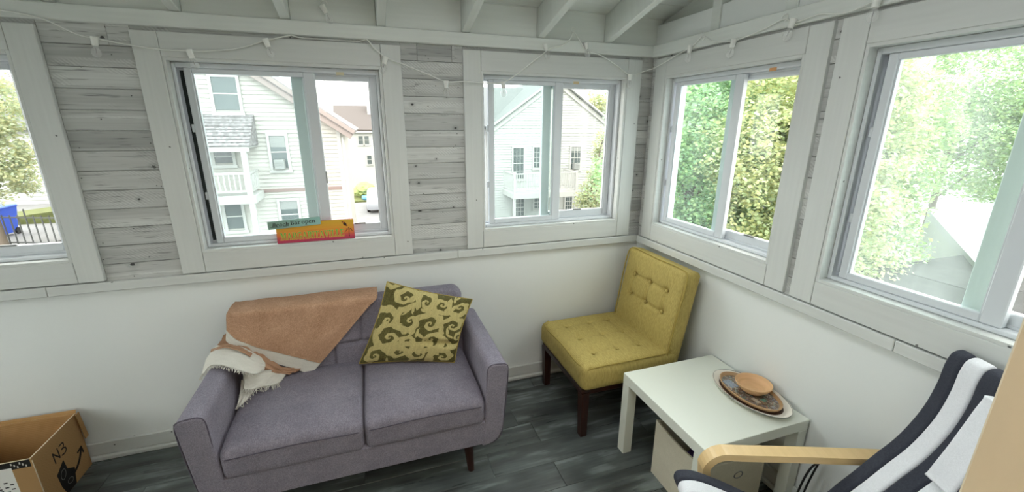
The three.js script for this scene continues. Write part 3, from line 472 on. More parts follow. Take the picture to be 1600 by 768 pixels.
// ---------------------------------------------------------------- side table and what is on it
{
  const t = thing('side_table', 'square white lacquered side table beside the striped armchair', 'table', [-0.2538, 0, 1.0057]);
  add(t, 'table_top', cbox(-0.275, 0.275, 0.4, 0.45, -0.275, 0.275, 0.0018), M.lacquer);
  for (const x of [-1, 1]) for (const z of [-1, 1]) add(t, 'leg', cbox(x > 0 ? 0.2245 : -0.2745, x > 0 ? 0.2745 : -0.2245, 0, 0.3995, z > 0 ? 0.2245 : -0.2745, z > 0 ? 0.2745 : -0.2245, 0.0015), M.lacquer);
}
function lathe(pts, seg = 56) { const g = new THREE.LatheGeometry(pts.map(([r, y]) => new THREE.Vector2(r, y)), seg); return g; }
{
  const w = thing('oval_platter', 'large oval platter with cream rim, under the printed tray', 'platter', [-0.087, 0.4505, 1.075]);
  const rim = lathe([[0.135, 0.004], [0.15, 0.002], [0.172, 0.009], [0.186, 0.019], [0.188, 0.022], [0.184, 0.0225], [0.17, 0.014], [0.158, 0.009], [0.150, 0.0075]]); rim.scale(0.62, 1, 1); rim.rotateY(0.05);
  add(w, 'rim', rim, std({ color: 0xf0ebdf, roughness: 0.35 }));
  const cen = lathe([[0, 0], [0.135, 0], [0.152, 0.004], [0.152, 0.0078], [0.14, 0.006], [0, 0.006]]); cen.scale(0.62, 1, 1); cen.rotateY(0.05);
  add(w, 'well', cen, std({ roughness: 0.4, map: dataTex(256, 256, (u, v) => { const g = 50 * (fbm(u * 30, v * 12, 3, 81) - 0.5); return [78 + g, 56 + g, 44 + g]; }) }));
  const edge = []; for (let k = 0; k <= 60; k++) { const a = k / 60 * Math.PI * 2; edge.push([0.1878 * 0.62 * Math.cos(a), 0.0215, 0.1878 * Math.sin(a)]); }
  add(w, 'rim_line', tube(edge, 0.0014, 90, 5), std({ color: 0x5d6660, roughness: 0.5 }));
}
{
  const w = thing('printed_tray', 'oval tray with wooden rim and printed picture, on the platter', 'tray', [-0.081, 0.4585, 1.066]);
  const pic = canvasTex(512, 512, (c, W, H) => {
    c.fillStyle = '#6b5846'; c.fillRect(0, 0, W, H); let s = 5; const r = () => { s = (s * 16807) % 2147483647; return s / 2147483647; };
    const cols = ['#3c2f28', '#8b9bb4', '#a58d6a', '#d9cdb6', '#5f7f78', '#2d2622', '#b98a72', '#7a6a8c', '#c7b58b', '#4b4038', '#93b8b0', '#6f4a3a'];
    for (let k = 0; k < 900; k++) { c.fillStyle = cols[Math.floor(r() * cols.length)]; c.globalAlpha = 0.75; const x = r() * W, y = r() * H, a = 6 + r() * 38, b = 3 + r() * 12; c.save(); c.translate(x, y); c.rotate(r() * 3.1); c.fillRect(-a / 2, -b / 2, a, b); c.restore(); }
    c.globalAlpha = 0.8; c.fillStyle = '#8ea3c0'; c.fillRect(90, 60, 130, 110); c.fillStyle = '#6fae9c'; c.fillRect(250, 360, 70, 40); c.fillStyle = '#e3d8c4'; c.fillRect(150, 330, 60, 70); c.globalAlpha = 0.7;
    for (let k = 0; k < 500; k++) { c.fillStyle = cols[Math.floor(r() * cols.length)]; c.fillRect(r() * W, r() * H, 2 + r() * 16, 2 + r() * 5); } c.globalAlpha = 1;
  });
  const rim = lathe([[0.136, 0], [0.146, 0.002], [0.152, 0.014], [0.152, 0.0175], [0.148, 0.018], [0.140, 0.006], [0.136, 0.005]]); rim.scale(0.6, 1, 1); rim.rotateZ(0.0); add(w, 'rim', rim, std({ color: 0xc4a078, roughness: 0.45 }));
  const g = new THREE.CircleGeometry(0.139, 56); g.rotateX(-Math.PI / 2); g.scale(0.6, 1, 1); g.translate(0, 0.0055, 0); add(w, 'picture', g, phys({ map: pic, roughness: 0.3, clearcoat: 1, clearcoatRoughness: 0.08 }));
  const u = lathe([[0, 0], [0.138, 0], [0.138, 0.005], [0, 0.005]]); u.scale(0.6, 1, 1); add(w, 'base', u, M.walnut);
}
{
  const b = thing('wooden_bowl', 'shallow light wooden bowl on the printed tray', 'bowl', [-0.062, 0.4685, 1.065]);
  const wood = std({ roughness: 0.5, map: dataTex(256, 256, (u, v) => { const g = 22 * (fbm(u * 4, v * 24, 3, 91) - 0.5); return [228 + g, 184 + g, 136 + g]; }) });
  add(b, 'bowl_body', lathe([[0, 0], [0.046, 0], [0.05, 0.004], [0.068, 0.022], [0.077, 0.038], [0.077, 0.0415], [0.073, 0.0415], [0.062, 0.022], [0.046, 0.0085], [0, 0.0075]]), wood);
}
{ // fabric bin under the table
  const b = thing('storage_bin', 'cream fabric storage bin under the white table', 'bin', [-0.29, 0, 1.075]);
  const H = (x, z) => 0.295 - 0.022 * (1 - (z / 0.15) ** 2) * (Math.abs(x) > 0.15 ? 1 : 0), l = []; 
  const side = (pts, nx, nz) => { const P = []; for (const p of pts) P.push(p); return P; };
  const sh = (w) => { const s = new THREE.Shape(); s.moveTo(-w, 0); s.lineTo(w, 0); s.lineTo(w * 1.02, 0.295); s.quadraticCurveTo(0, 0.262, -w * 1.02, 0.295); s.closePath(); return s; };
  for (const s of [-1, 1]) { const g = new THREE.ExtrudeGeometry(sh(0.15), { depth: 0.006, bevelEnabled: true, bevelSize: 0.002, bevelThickness: 0.002, bevelSegments: 2 }); g.rotateY(Math.PI / 2); g.translate(s * 0.165 - 0.003, 0, 0); add(b, 'side_panel', boxUV(g), M.bin); }
  for (const s of [-1, 1]) { const g = new THREE.ExtrudeGeometry(sh(0.16), { depth: 0.006, bevelEnabled: true, bevelSize: 0.002, bevelThickness: 0.002, bevelSegments: 2 }); g.translate(0, 0, s * 0.147 - 0.003); const p = add(b, 'side_panel', boxUV(g), M.bin); if (s > 0) { const t = new THREE.TorusGeometry(0.016, 0.003, 8, 24); t.scale(1.4, 1, 1); t.translate(0.03, 0.2, 0.151); add(p, 'grommet', t, M.steel); } }
  add(b, 'base', cbox(-0.16, 0.16, 0.002, 0.01, -0.145, 0.145, 0.001), M.binInside);
  const c = thing('purple_cloth', 'crumpled purple cloth inside the cream storage bin', 'cloth', [-0.35, 0.012, 1.1]);
  const k = new THREE.IcosahedronGeometry(0.11, 5); const p = k.attributes.position, v = V(); for (let i = 0; i < p.count; i++) { v.fromBufferAttribute(p, i); const f = 0.8 + 0.5 * (fbm(v.x * 22 + 5, v.y * 22 + v.z * 17, 3, 4) - 0.5); v.multiplyScalar(f); p.setXYZ(i, v.x * 0.75, v.y * 1.0 + 0.12, v.z * 1.0); } k.computeVertexNormals(); add(c, 'cloth_heap', mergeVertices(k), std({ color: 0x4b3a72, roughness: 1 }));
}
{ // glass bottle and cable behind the table leg
  const b = thing('glass_bottle', 'clear glass bottle on the floor by the right wall', 'bottle', [-0.035, 0, 1.43]);
  const g = lathe([[0, 0.002], [0.036, 0.002], [0.04, 0.02], [0.04, 0.16], [0.032, 0.2], [0.015, 0.235], [0.013, 0.29], [0.016, 0.294], [0.011, 0.295], [0.0105, 0.235], [0.029, 0.196], [0.037, 0.16], [0.037, 0.02], [0, 0.008]], 28); add(b, 'bottle_body', g, M.clearGlass);
  const c = thing('black_cable', 'black cable looped over the floor by the white table', 'cable', [-0.05, 0.005, 1.36]);
  add(c, 'wire', tube([[0.05, 0, -0.03], [0.04, 0.03, -0.02], [0.03, 0.16, -0.01], [0.035, 0.345, 0.02], [0.01, 0.365, 0.04], [-0.03, 0.33, 0.03], [-0.035, 0.15, 0.0], [-0.06, 0.002, 0.0], [-0.12, 0, 0.05]], 0.004, 70, 6), M.black);
}
// ---------------------------------------------------------------- striped bentwood armchair
{
  const th = 22 * R, d = V(-Math.cos(th), 0, -Math.sin(th)), n = V(Math.sin(th), 0, -Math.cos(th));
  const far = -1.55, half = 0.285, O = d.clone().multiplyScalar(-0.25).addScaledVector(n, far - half);
  const A = thing('bentwood_armchair', 'striped black and white armchair with light bent wood frame at right', 'armchair', [O.x, 0, O.z], Math.atan2(d.x, d.z));
  // local: x = away from the far side, z = forward
  const prof = smooth([[0.405, 0.452], [0.432, 0.478], [0.428, 0.506], [0.386, 0.515], [0.285, 0.481], [0.171, 0.428], [0.04, 0.385], [-0.045, 0.41], [-0.111, 0.495], [-0.143, 0.537], [-0.196, 0.612], [-0.25, 0.687], [-0.297, 0.793], [-0.316, 0.886], [-0.321, 0.955], [-0.333, 0.99], [-0.358, 1.0], [-0.378, 0.985]].map((p) => [p[0], p[1], 0]), 110);
  const widths = [0.042, 0.052, 0.05, 0.07, 0.06, 0.07, 0.06, 0.07, 0.06], cols = [M.navy, M.coverWhite]; const tw = widths.reduce((a, b) => a + b, 0); const sw = 0.08;
  const rsec = (x0, x1, t0, t1, r) => { const s = []; const c = [[x1 - r, t1 - r, 0], [x0 + r, t1 - r, 90], [x0 + r, t0 + r, 180], [x1 - r, t0 + r, 270]]; for (const [cx, cy, a0] of c) for (let k = 0; k <= 4; k++) { const a = (a0 + k * 22.5) * R; s.push([cx + r * Math.cos(a), cy + r * Math.sin(a)]); } return s; };
  let x0 = -half; widths.forEach((w, k) => { w *= 2 * half / tw; add(A, 'cushion_stripe', sweep(prof.map((p) => [p[0], p[1]]).reverse(), rsec(x0, x0 + w, -0.046, 0, 0.01)), cols[k % 2]); x0 += w; });
  // head pillow, strapped on the upper back
  const pp = smooth([[-0.319, 0.945], [-0.314, 0.90], [-0.304, 0.84], [-0.285, 0.775], [-0.252, 0.70], [-0.23, 0.668]].map((p) => [p[0] + 0.004, p[1], 0]), 40).map((p, i) => [p[0], p[1], 0.6 + 0.4 * Math.sin(Math.PI * clamp(i / 40, 0.05, 0.95))]);
  const hp = [M.coverWhite, M.navy, M.coverWhite, M.navy]; for (let k = 0; k < 4; k++) { const xa = -half + 0.158 + k * sw; add(A, 'head_pillow_stripe', sweep(pp, rsec(xa, xa + sw, 0, 0.05, 0.012)), hp[k]); }
  // bent wood sides: arm, front curve, leg and runner in one strip
  const arc = (cx, cy, r, a0, a1, m) => { const o = []; for (let k = 0; k <= m; k++) { const a = lerp(a0, a1, k / m) * R; o.push([cx + r * Math.cos(a), cy + r * Math.sin(a)]); } return o; };
  for (const s of [-1, 1]) {
    const xs = s < 0 ? -half - 0.075 : half + 0.025, xe = xs + 0.05;
    const path = [[-0.33, 0.552], [-0.2, 0.551], [0.0, 0.548], [0.2, 0.543], ...arc(0.242, 0.473, 0.07, 92, 12, 8), [0.3, 0.4], [0.27, 0.2], [0.215, 0.08], ...arc(0.155, 0.07, 0.055, 8, -90, 8), [0.0, 0.0135], [-0.45, 0.0135]];
    const sd = add(A, 'side_frame', sweep(path, [[xs, -0.013], [xs, 0.013], [xe, 0.013], [xe, -0.013]]), M.birch);
    sd.geometry.computeVertexNormals();
    add(A, 'back_post', sweep([[-0.44, 0.03], [-0.36, 0.3], [-0.31, 0.45], [-0.325, 0.53]], [[xs + 0.004, -0.012], [xs + 0.004, 0.012], [xe - 0.004, 0.012], [xe - 0.004, -0.012]]), M.birch);
  }
  for (const [z, y] of [[0.1, 0.30], [-0.3, 0.27]]) add(A, 'crossbar', cbox(-half - 0.03, half + 0.03, y - 0.02, y + 0.02, z - 0.01, z + 0.01, 0.003), M.birch);
}
// ---------------------------------------------------------------- cardboard box
{
  const b = thing('cardboard_box', 'open brown cardboard box marked N3 at the left edge', 'box', [-3.3, 0, 0.15]);
  const ink = (c, W, H, bg) => { c.fillStyle = bg; c.fillRect(0, 0, W, H); };
  const base = '#b08a5a';
  const sideTex = canvasTex(512, 512, (c, W, H) => {
    ink(c, W, H, base); for (let k = 0; k < 4000; k++) { c.fillStyle = k % 2 ? 'rgba(90,60,30,0.05)' : 'rgba(230,200,150,0.05)'; c.fillRect((k * 131) % W, (k * 197) % H, 14, 2); }
    c.strokeStyle = '#1c1210'; c.lineWidth = 11; c.lineCap = 'round'; c.lineJoin = 'round';
    c.beginPath(); c.moveTo(178, 205); c.lineTo(176, 118); c.lineTo(232, 196); c.lineTo(230, 112); c.stroke();                    // N
    c.beginPath(); c.moveTo(255, 112); c.quadraticCurveTo(304, 98, 300, 128); c.quadraticCurveTo(296, 148, 268, 152); c.quadraticCurveTo(314, 152, 310, 180); c.quadraticCurveTo(302, 208, 256, 196); c.stroke();   // 3
    c.lineWidth = 24; c.beginPath(); c.moveTo(300, 420); c.quadraticCurveTo(400, 400, 452, 290); c.stroke(); c.lineWidth = 17; c.beginPath(); c.moveTo(405, 300); c.lineTo(456, 284); c.lineTo(462, 340); c.stroke();   // curved arrow
    c.fillStyle = '#14110f'; c.beginPath(); c.moveTo(150, 300); c.lineTo(250, 235); c.lineTo(262, 330); c.lineTo(330, 380); c.lineTo(300, 512); c.lineTo(190, 512); c.lineTo(160, 420); c.closePath(); c.fill();   // black tape
    c.strokeStyle = '#8c8a86'; c.lineWidth = 4; c.beginPath(); c.ellipse(210, 340, 26, 40, 0.4, 0, 7); c.stroke(); c.beginPath(); c.ellipse(255, 440, 30, 22, 0.2, 0, 7); c.stroke();
  });
  const frontTex = canvasTex(512, 512, (c, W, H) => {
    ink(c, W, H, base); c.fillStyle = '#17130f'; c.fillRect(385, 0, 122, 62); c.fillStyle = '#c9c5bd'; for (let k = 0; k < 6; k++) c.fillRect(430 + k * 11, 10 + (k % 3) * 14, 6, 18);
    c.fillStyle = '#eceae4'; c.fillRect(270, 46, 160, 250); c.fillStyle = '#222'; for (let k = 0; k < 13; k++) c.fillRect(280, 56 + k * 17, 60 + (k * 37) % 34, 3 + (k * 7) % 8); for (let k = 0; k < 6; k++) c.fillRect(380 + (k % 2) * 22, 160 + k * 20, 15, 10);
  });
  const w = 0.21, dz = 0.15, h = 0.296, t = 0.005;
  const plate = (name, x0, x1, y0, y1, z0, z1) => add(b, name, cbox(x0, x1, y0, y1, z0, z1, 0.0006), M.card);
  plate('panel', -w, -w + t, 0, h, -dz, dz); const pr = plate('panel', w - t, w, 0, h, -dz, dz); plate('panel', -w + t, w - t, 0, h, -dz, -dz + t); const pf = plate('panel', -w + t, w - t, 0, h - 0.002, dz - t, dz); plate('panel', -w + t, w - t, 0, t, -dz + t, dz - t);
  { const g = new THREE.PlaneGeometry(dz * 2 - 0.002, h - 0.003); g.rotateY(Math.PI / 2); g.translate(w + 0.0004, h / 2, 0); add(pr, 'print', g, std({ map: sideTex, roughness: 0.9 })); }
  { const g = new THREE.PlaneGeometry(w * 2 - 0.002, h - 0.004); g.translate(0, h / 2, dz + 0.0004); add(pf, 'print', g, std({ map: frontTex, roughness: 0.85 })); }
  // torn flap strips and pale cut edges
  { const g = cbox(-w, w, 0, 0.018, -0.002, 0.002, 0.0006); g.rotateX(-0.35); g.translate(0, h, -dz); add(b, 'flap', g, M.card); }
  { const g = cbox(-0.002, 0.002, -0.14, 0.006, -0.012, 0.012, 0.0006); g.rotateX(0.1); g.translate(w + 0.012, h, -dz + 0.012); add(b, 'flap', g, M.card); }
  add(b, 'cut_edge', merge([cbox(w - t, w, h, h + 0.001, -dz, dz, 0.0003), cbox(-w, w, h - 0.002, h - 0.001, dz - t, dz, 0.0003), cbox(w + 0.0005, w + 0.0025, 0.0, h - 0.01, dz - 0.003, dz + 0.001, 0.0003)]), M.cardEdge);
}
// ---------------------------------------------------------------- painted sign on the sill of window 2
{
  const s = thing('painted_sign', 'small painted wooden beach bar sign leaning on the left window sill', 'sign', [-1.937, 1.055, -0.02]);
  const main = canvasTex(1024, 300, (c, W, H) => {
    const g = c.createLinearGradient(0, 0, 0, H); g.addColorStop(0, '#d9b02e'); g.addColorStop(0.38, '#e0a030'); g.addColorStop(0.62, '#df7a35'); g.addColorStop(0.85, '#c23f55'); g.addColorStop(1, '#b02c58'); c.fillStyle = g; c.fillRect(0, 0, W, H);
    c.strokeStyle = 'rgba(120,60,30,0.18)'; for (let k = 0; k < 60; k++) { c.beginPath(); c.moveTo(0, k * 5); c.lineTo(W, k * 5 + ((k * 37) % 9)); c.stroke(); }
    c.font = 'bold 150px serif'; c.textBaseline = 'alphabetic'; c.save(); c.translate(40, 255); const txt = 'MARGARITAVILLE'; const wdt = c.measureText(txt).width; c.scale(845 / wdt, 1.0); c.lineWidth = 9; c.strokeStyle = '#e8b04e'; c.strokeText(txt, 0, 0); const tg = c.createLinearGradient(0, -110, 0, 0); tg.addColorStop(0, '#4fb04a'); tg.addColorStop(0.6, '#7fae3c'); tg.addColorStop(1, '#b98a35'); c.fillStyle = tg; c.fillText(txt, 0, 0); c.restore();
    c.fillStyle = '#3a1d12'; c.beginPath(); c.ellipse(905, 70, 20, 34, -0.5, 0, 7); c.fill(); c.fillStyle = '#c9741c'; c.beginPath(); c.ellipse(885, 40, 16, 13, 0, 0, 7); c.fill(); c.fillStyle = '#1d120c'; c.beginPath(); c.ellipse(872, 36, 8, 8, 0, 0, 7); c.fill(); c.fillStyle = '#8a3a16'; c.beginPath(); c.moveTo(910, 85); c.lineTo(945, 105); c.lineTo(925, 110); c.fill();
    c.strokeStyle = '#2b160c'; c.lineWidth = 9; c.beginPath(); c.moveTo(955, 265); c.quadraticCurveTo(948, 210, 958, 160); c.stroke(); c.lineWidth = 7; for (const [x, y] of [[905, 190], [915, 150], [990, 150], [1000, 185], [945, 130]]) { c.beginPath(); c.moveTo(958, 160); c.quadraticCurveTo((958 + x) / 2, Math.min(y, 150) - 10, x, y); c.stroke(); }
  });
  const top = canvasTex(1024, 170, (c, W, H) => {
    const g = c.createLinearGradient(0, 0, W, 0); g.addColorStop(0, '#7f9c8c'); g.addColorStop(1, '#94c2bb'); c.fillStyle = g; c.fillRect(0, 0, W, H); c.strokeStyle = 'rgba(60,80,70,0.25)'; for (let k = 0; k < 34; k++) { c.beginPath(); c.moveTo(0, k * 5); c.lineTo(W, k * 5 + ((k * 29) % 7)); c.stroke(); }
    c.fillStyle = '#12100f'; c.textBaseline = 'alphabetic'; c.font = 'italic bold 108px serif'; c.fillText('Beach', 70, 122); c.lineWidth = 7; c.strokeStyle = '#12100f'; c.beginPath(); c.moveTo(40, 118); c.quadraticCurveTo(180, 150, 390, 128); c.stroke(); c.font = 'bold 112px serif'; c.fillText('Bar', 430, 116); c.fillText('open', 650, 116);
  });
  const face = (W, H, tex) => { const g = new THREE.PlaneGeometry(W, H); return [g, std({ map: tex, roughness: 0.6 })]; };
  const wood = std({ color: 0xa8465a, roughness: 0.7 }), teal = std({ color: 0x86a99d, roughness: 0.7 });
  const lean = -0.12;
  { const g = cbox(-0.184, 0.184, 0, 0.104, -0.006, 0.006, 0.0015); g.rotateX(lean); const p = add(s, 'sign_panel', g, wood); const [f, m] = face(0.366, 0.102, main); f.translate(0, 0.052, 0.0064); f.rotateX(lean); add(p, 'lettering', f, m); }
  { const g = cbox(-0.121, 0.121, -0.02, 0.02, -0.005, 0.005, 0.0015); g.rotateZ(0.055); g.translate(-0.095, 0.1, 0.0125); g.rotateX(lean); const p = add(s, 'sign_panel', g, teal); const [f, m] = face(0.24, 0.0385, top); f.rotateZ(0.055); f.translate(-0.095, 0.1, 0.018); f.rotateX(lean); add(p, 'lettering', f, m); }
}
// ---------------------------------------------------------------- string lights
{
  const s = thing('string_lights', 'white string lights with clear bulbs along the tops of the windows', 'string lights', [0, 2.0, 0]);
  const back = [[-3.2, 2.06], [-2.814, 2.029], [-2.70, 1.975], [-2.647, 1.965], [-2.531, 1.946], [-2.42, 1.935], [-2.333, 1.936], [-2.25, 1.94], [-2.15, 1.955], [-2.038, 1.992], [-1.97, 2.012], [-1.931, 2.022]];
  const back2 = [[-1.61, 2.024], [-1.578, 1.987], [-1.529, 1.948], [-1.457, 1.925], [-1.33, 1.88], [-1.241, 1.85], [-1.141, 1.853], [-1.03, 1.85], [-0.936, 1.855], [-0.85, 1.905], [-0.76, 1.97], [-0.711, 2.005], [-0.67, 2.035], [-0.6, 2.055], [-0.55, 2.09], [-0.532, 2.125], [-0.505, 2.10], [-0.456, 2.045], [-0.352, 2.015], [-0.24, 1.965], [-0.155, 1.922], [-0.069, 1.942], [-0.025, 1.955]];
  const right = [[0.02, 1.955], [0.099, 1.97], [0.22, 2.0], [0.346, 2.03], [0.424, 2.064], [0.50, 2.03], [0.632, 2.012], [0.708, 2.02], [0.80, 2.035], [0.875, 2.05], [0.919, 2.03], [1.018, 2.037], [1.113, 2.021], [1.215, 2.036], [1.4, 2.05], [1.7, 2.02], [2.05, 2.05]];
  const L1 = back.map(([x, y]) => [x, y - 2, 0.016]), L2 = [[-1.931, 0.022, 0.012], [-1.90, 0.018, -0.012], [-1.77, 0.017, -0.0125], [-1.65, 0.018, -0.012], [-1.62, 0.022, 0.006], ...back2.map(([x, y]) => [x, y - 2, 0.017])], L3 = [[-0.025, -0.045, 0.018], ...right.map(([z, y]) => [-0.018, y - 2, z])];
  add(s, 'wire', merge([tube(L1, 0.0028, 120, 5), tube(L2, 0.0028, 220, 5), tube(L3, 0.0028, 200, 5)]), M.plastic);
  const sockG = cyl(0.0105, 0.013, 0.034, 0, -0.032, 0, 12), bulbG = new THREE.LatheGeometry([[0.007, 0], [0.0075, -0.006], [0.016, -0.02], [0.0175, -0.03], [0.013, -0.042], [0.005, -0.048], [0.0001, -0.049]].map(([r, y]) => new THREE.Vector2(r, y - 0.03)), 14), filG = new THREE.CylinderGeometry(0.0012, 0.0012, 0.022, 5); filG.translate(0, -0.05, 0);
  const hang = (x, y, z, rx = 0, rz = 0) => { const a = shade(new THREE.Mesh(sockG, M.plastic)); a.name = 'socket'; a.position.set(x, y - 2, z); a.rotation.set(rx, 0, rz); s.add(a); const b = shade(new THREE.Mesh(bulbG, M.bulb)); b.name = 'bulb'; a.add(b); const f = shade(new THREE.Mesh(filG, M.steel)); f.name = 'filament'; a.add(f); };
  for (const [x, y, a] of [[-2.647, 1.968, -0.15], [-2.333, 1.938, 0.15], [-2.038, 1.998, 0.25], [-1.529, 1.95, -0.3], [-1.241, 1.852, 0], [-0.936, 1.857, 0.1], [-0.70, 2.055, 0.3], [-0.155, 1.924, 0], [-1.79, 2.15, 0.45], [-0.456, 2.075, 0.3]]) hang(x, y, 0.021, 0.12, a);
  for (const [z, y, a] of [[0.346, 2.032, 0], [0.632, 2.014, 0.12], [0.919, 2.04, 0.2], [1.215, 2.045, 0], [1.62, 2.03, 0]]) hang(-0.024, y, z, a, -0.1);
  // cup hooks
  for (const [x, y, z] of [[-0.532, 2.135, 0.004], [-1.782, 2.16, 0.0]]) { const t = new THREE.TorusGeometry(0.013, 0.002, 6, 20, 4.6); t.translate(x, y - 2, z + 0.012); add(s, 'hook', t, M.plastic); }
  for (const [z, y] of [[0.424, 2.06], [0.875, 2.055]]) { const t = new THREE.TorusGeometry(0.013, 0.002, 6, 20, 4.6); t.rotateY(Math.PI / 2); t.translate(-0.02, y - 2, z); add(s, 'hook', t, M.plastic); }
}
// ================================================================ outside
const GY = -4.6;                                                    // street level below this upper-floor porch
M.siding = std({ color: new THREE.Color().setRGB(0.42, 0.405, 0.37), roughness: 0.7 });
M.siding2 = std({ color: new THREE.Color().setRGB(0.42, 0.43, 0.41), roughness: 0.7 });
M.houseTrim = std({ color: new THREE.Color().setRGB(0.42, 0.42, 0.4), roughness: 0.6 });
M.bandTrim = std({ color: new THREE.Color().setRGB(0.22, 0.155, 0.14), roughness: 0.7 });
M.rake = std({ color: new THREE.Color().setRGB(0.26, 0.215, 0.2), roughness: 0.7 });
M.shingle = std({ roughness: 0.95, map: dataTex(256, 256, (u, v, i, j) => { const g = 40 * (hash(i >> 4, j >> 4, 3) - 0.5) + 24 * (hash(i, j, 6) - 0.5); return [124 + g, 121 + g, 121 + g]; }, true, 1.2, 1.2) });
M.shinglePale = std({ color: new THREE.Color().setRGB(0.125, 0.135, 0.128), roughness: 0.95 });
M.roofBrown = std({ color: new THREE.Color().setRGB(0.12, 0.105, 0.1), roughness: 0.95 });
M.pane = std({ color: new THREE.Color().setRGB(0.07, 0.09, 0.09), roughness: 0.12 });
M.paneDark = std({ color: new THREE.Color().setRGB(0.03, 0.037, 0.037), roughness: 0.12 });
M.blind = std({ color: new THREE.Color().setRGB(0.25, 0.26, 0.25), roughness: 0.8 });
M.asphalt = std({ roughness: 0.95, map: dataTex(256, 256, grey((u, v, i, j) => 128 + 20 * (fbm(u * 12, v * 12, 3, 2, 12, 12) - 0.5) + 18 * (hash(i, j, 3) - 0.5)), true, 4, 4) });
M.grass = std({ roughness: 1, map: dataTex(256, 256, (u, v, i, j) => { const g = 40 * (fbm(u * 20, v * 20, 3, 12, 20, 20) - 0.5) + 30 * (hash(i, j, 5) - 0.5); return [92 + g, 98 + g, 52 + g]; }, true, 2, 2) });
const ground = struct('ground', 'pale street and yards below the windows', 'ground', boxUV(new THREE.BoxGeometry(160, 0.3, 160).translate(0, GY - 0.15, -30)), M.asphalt);
// gable wall of lap siding: courses as real slanted strips
function siding(x0, x1, yb, top, z, ex) {                            // top(x): height limit; strips clipped by sampling the rake
  const P = [], quad = (a, b, c, d) => P.push(...a, ...b, ...c, ...a, ...c, ...d);
  const yMax = Math.max(top(x0), top(x1), top((x0 + x1) / 2)) + 8;
  for (let y = yb; y < yMax; y += ex) {
    let a = null, b = null; const N = 240; for (let i = 0; i <= N; i++) { const x = lerp(x0, x1, i / N); if (top(x) >= y) { if (a === null) a = x; b = x; } } if (a === null || b - a < 0.02) break;
    quad([a, y, z + 0.04], [b, y, z + 0.04], [b, y + ex, z + 0.002], [a, y + ex, z + 0.002]); quad([a, y, z], [b, y, z], [b, y, z + 0.04], [a, y, z + 0.04]);
  }
  const g = new THREE.BufferGeometry(); g.setAttribute('position', new THREE.Float32BufferAttribute(P, 3)); g.computeVertexNormals(); return boxUV(g);
}
function houseWindow(parent, x0, x1, y0, y1, z, o = {}) {
  const f = add(parent, 'window', merge([cbox(x0 - 0.09, x0, y0 - 0.1, y1 + 0.1, z, z + 0.06, 0.004), cbox(x1, x1 + 0.09, y0 - 0.1, y1 + 0.1, z, z + 0.06, 0.004), cbox(x0, x1, y1, y1 + 0.1, z, z + 0.06, 0.004), cbox(x0 - 0.12, x1 + 0.12, y0 - 0.16, y0 - 0.06, z, z + 0.09, 0.004), cbox(x0, x1, (y0 + y1) / 2 - 0.02, (y0 + y1) / 2 + 0.02, z + 0.01, z + 0.045, 0.003), ...(o.grid ? [1, 2].map((k) => cbox(lerp(x0, x1, k / 3) - 0.012, lerp(x0, x1, k / 3) + 0.012, y0, y1, z + 0.01, z + 0.043, 0.002)) : []), ...(o.grid ? [0.25, 0.75].map((k) => cbox(x0, x1, lerp(y0, y1, k) - 0.012, lerp(y0, y1, k) + 0.012, z + 0.01, z + 0.043, 0.002)) : [])]), M.houseTrim);
  for (const [a, b] of [[y0, (y0 + y1) / 2 - 0.02], [(y0 + y1) / 2 + 0.02, y1]]) add(f, 'pane', cbox(x0, x1, a, b, z + 0.005, z + 0.028, 0.001), o.dark ? M.paneDark : M.pane);
  if (o.blind) add(f, 'blind', cbox(x0 + 0.01, x1 - 0.01, y1 - (y1 - y0) * o.blind, y1, z + 0.029, z + 0.034, 0.001), M.blind);
  if (o.ac) { add(f, 'air_conditioner', merge([cbox(lerp(x0, x1, 0.18), lerp(x0, x1, 0.82), y0 - 0.02, y0 + (y1 - y0) * 0.27, z + 0.02, z + 0.3, 0.01), ...[0.3, 0.4, 0.5, 0.6, 0.7].map((k) => cbox(lerp(x0, x1, 0.25), lerp(x0, x1, 0.75), y0 + (y1 - y0) * 0.27 * k, y0 + (y1 - y0) * 0.27 * k + 0.015, z + 0.3, z + 0.31, 0.002))]), M.blind); }
}
function railing(parent, x0, x1, y0, y1, z, step, side) {            // along x, or along z when side
  const B = (a, b, c, d, t) => side ? cbox(z - t, z + t, c, d, a, b, 0.004) : cbox(a, b, c, d, z - t, z + t, 0.004);
  const r = add(parent, 'railing', merge([B(x0, x1, y1 - 0.07, y1, 0.04), B(x0, x1, y0, y0 + 0.06, 0.03)]), M.houseTrim);
  for (let a = x0 + step / 2; a < x1; a += step) add(r, 'baluster', B(a - 0.02, a + 0.02, y0 + 0.06, y1 - 0.07, 0.02), M.houseTrim);
}
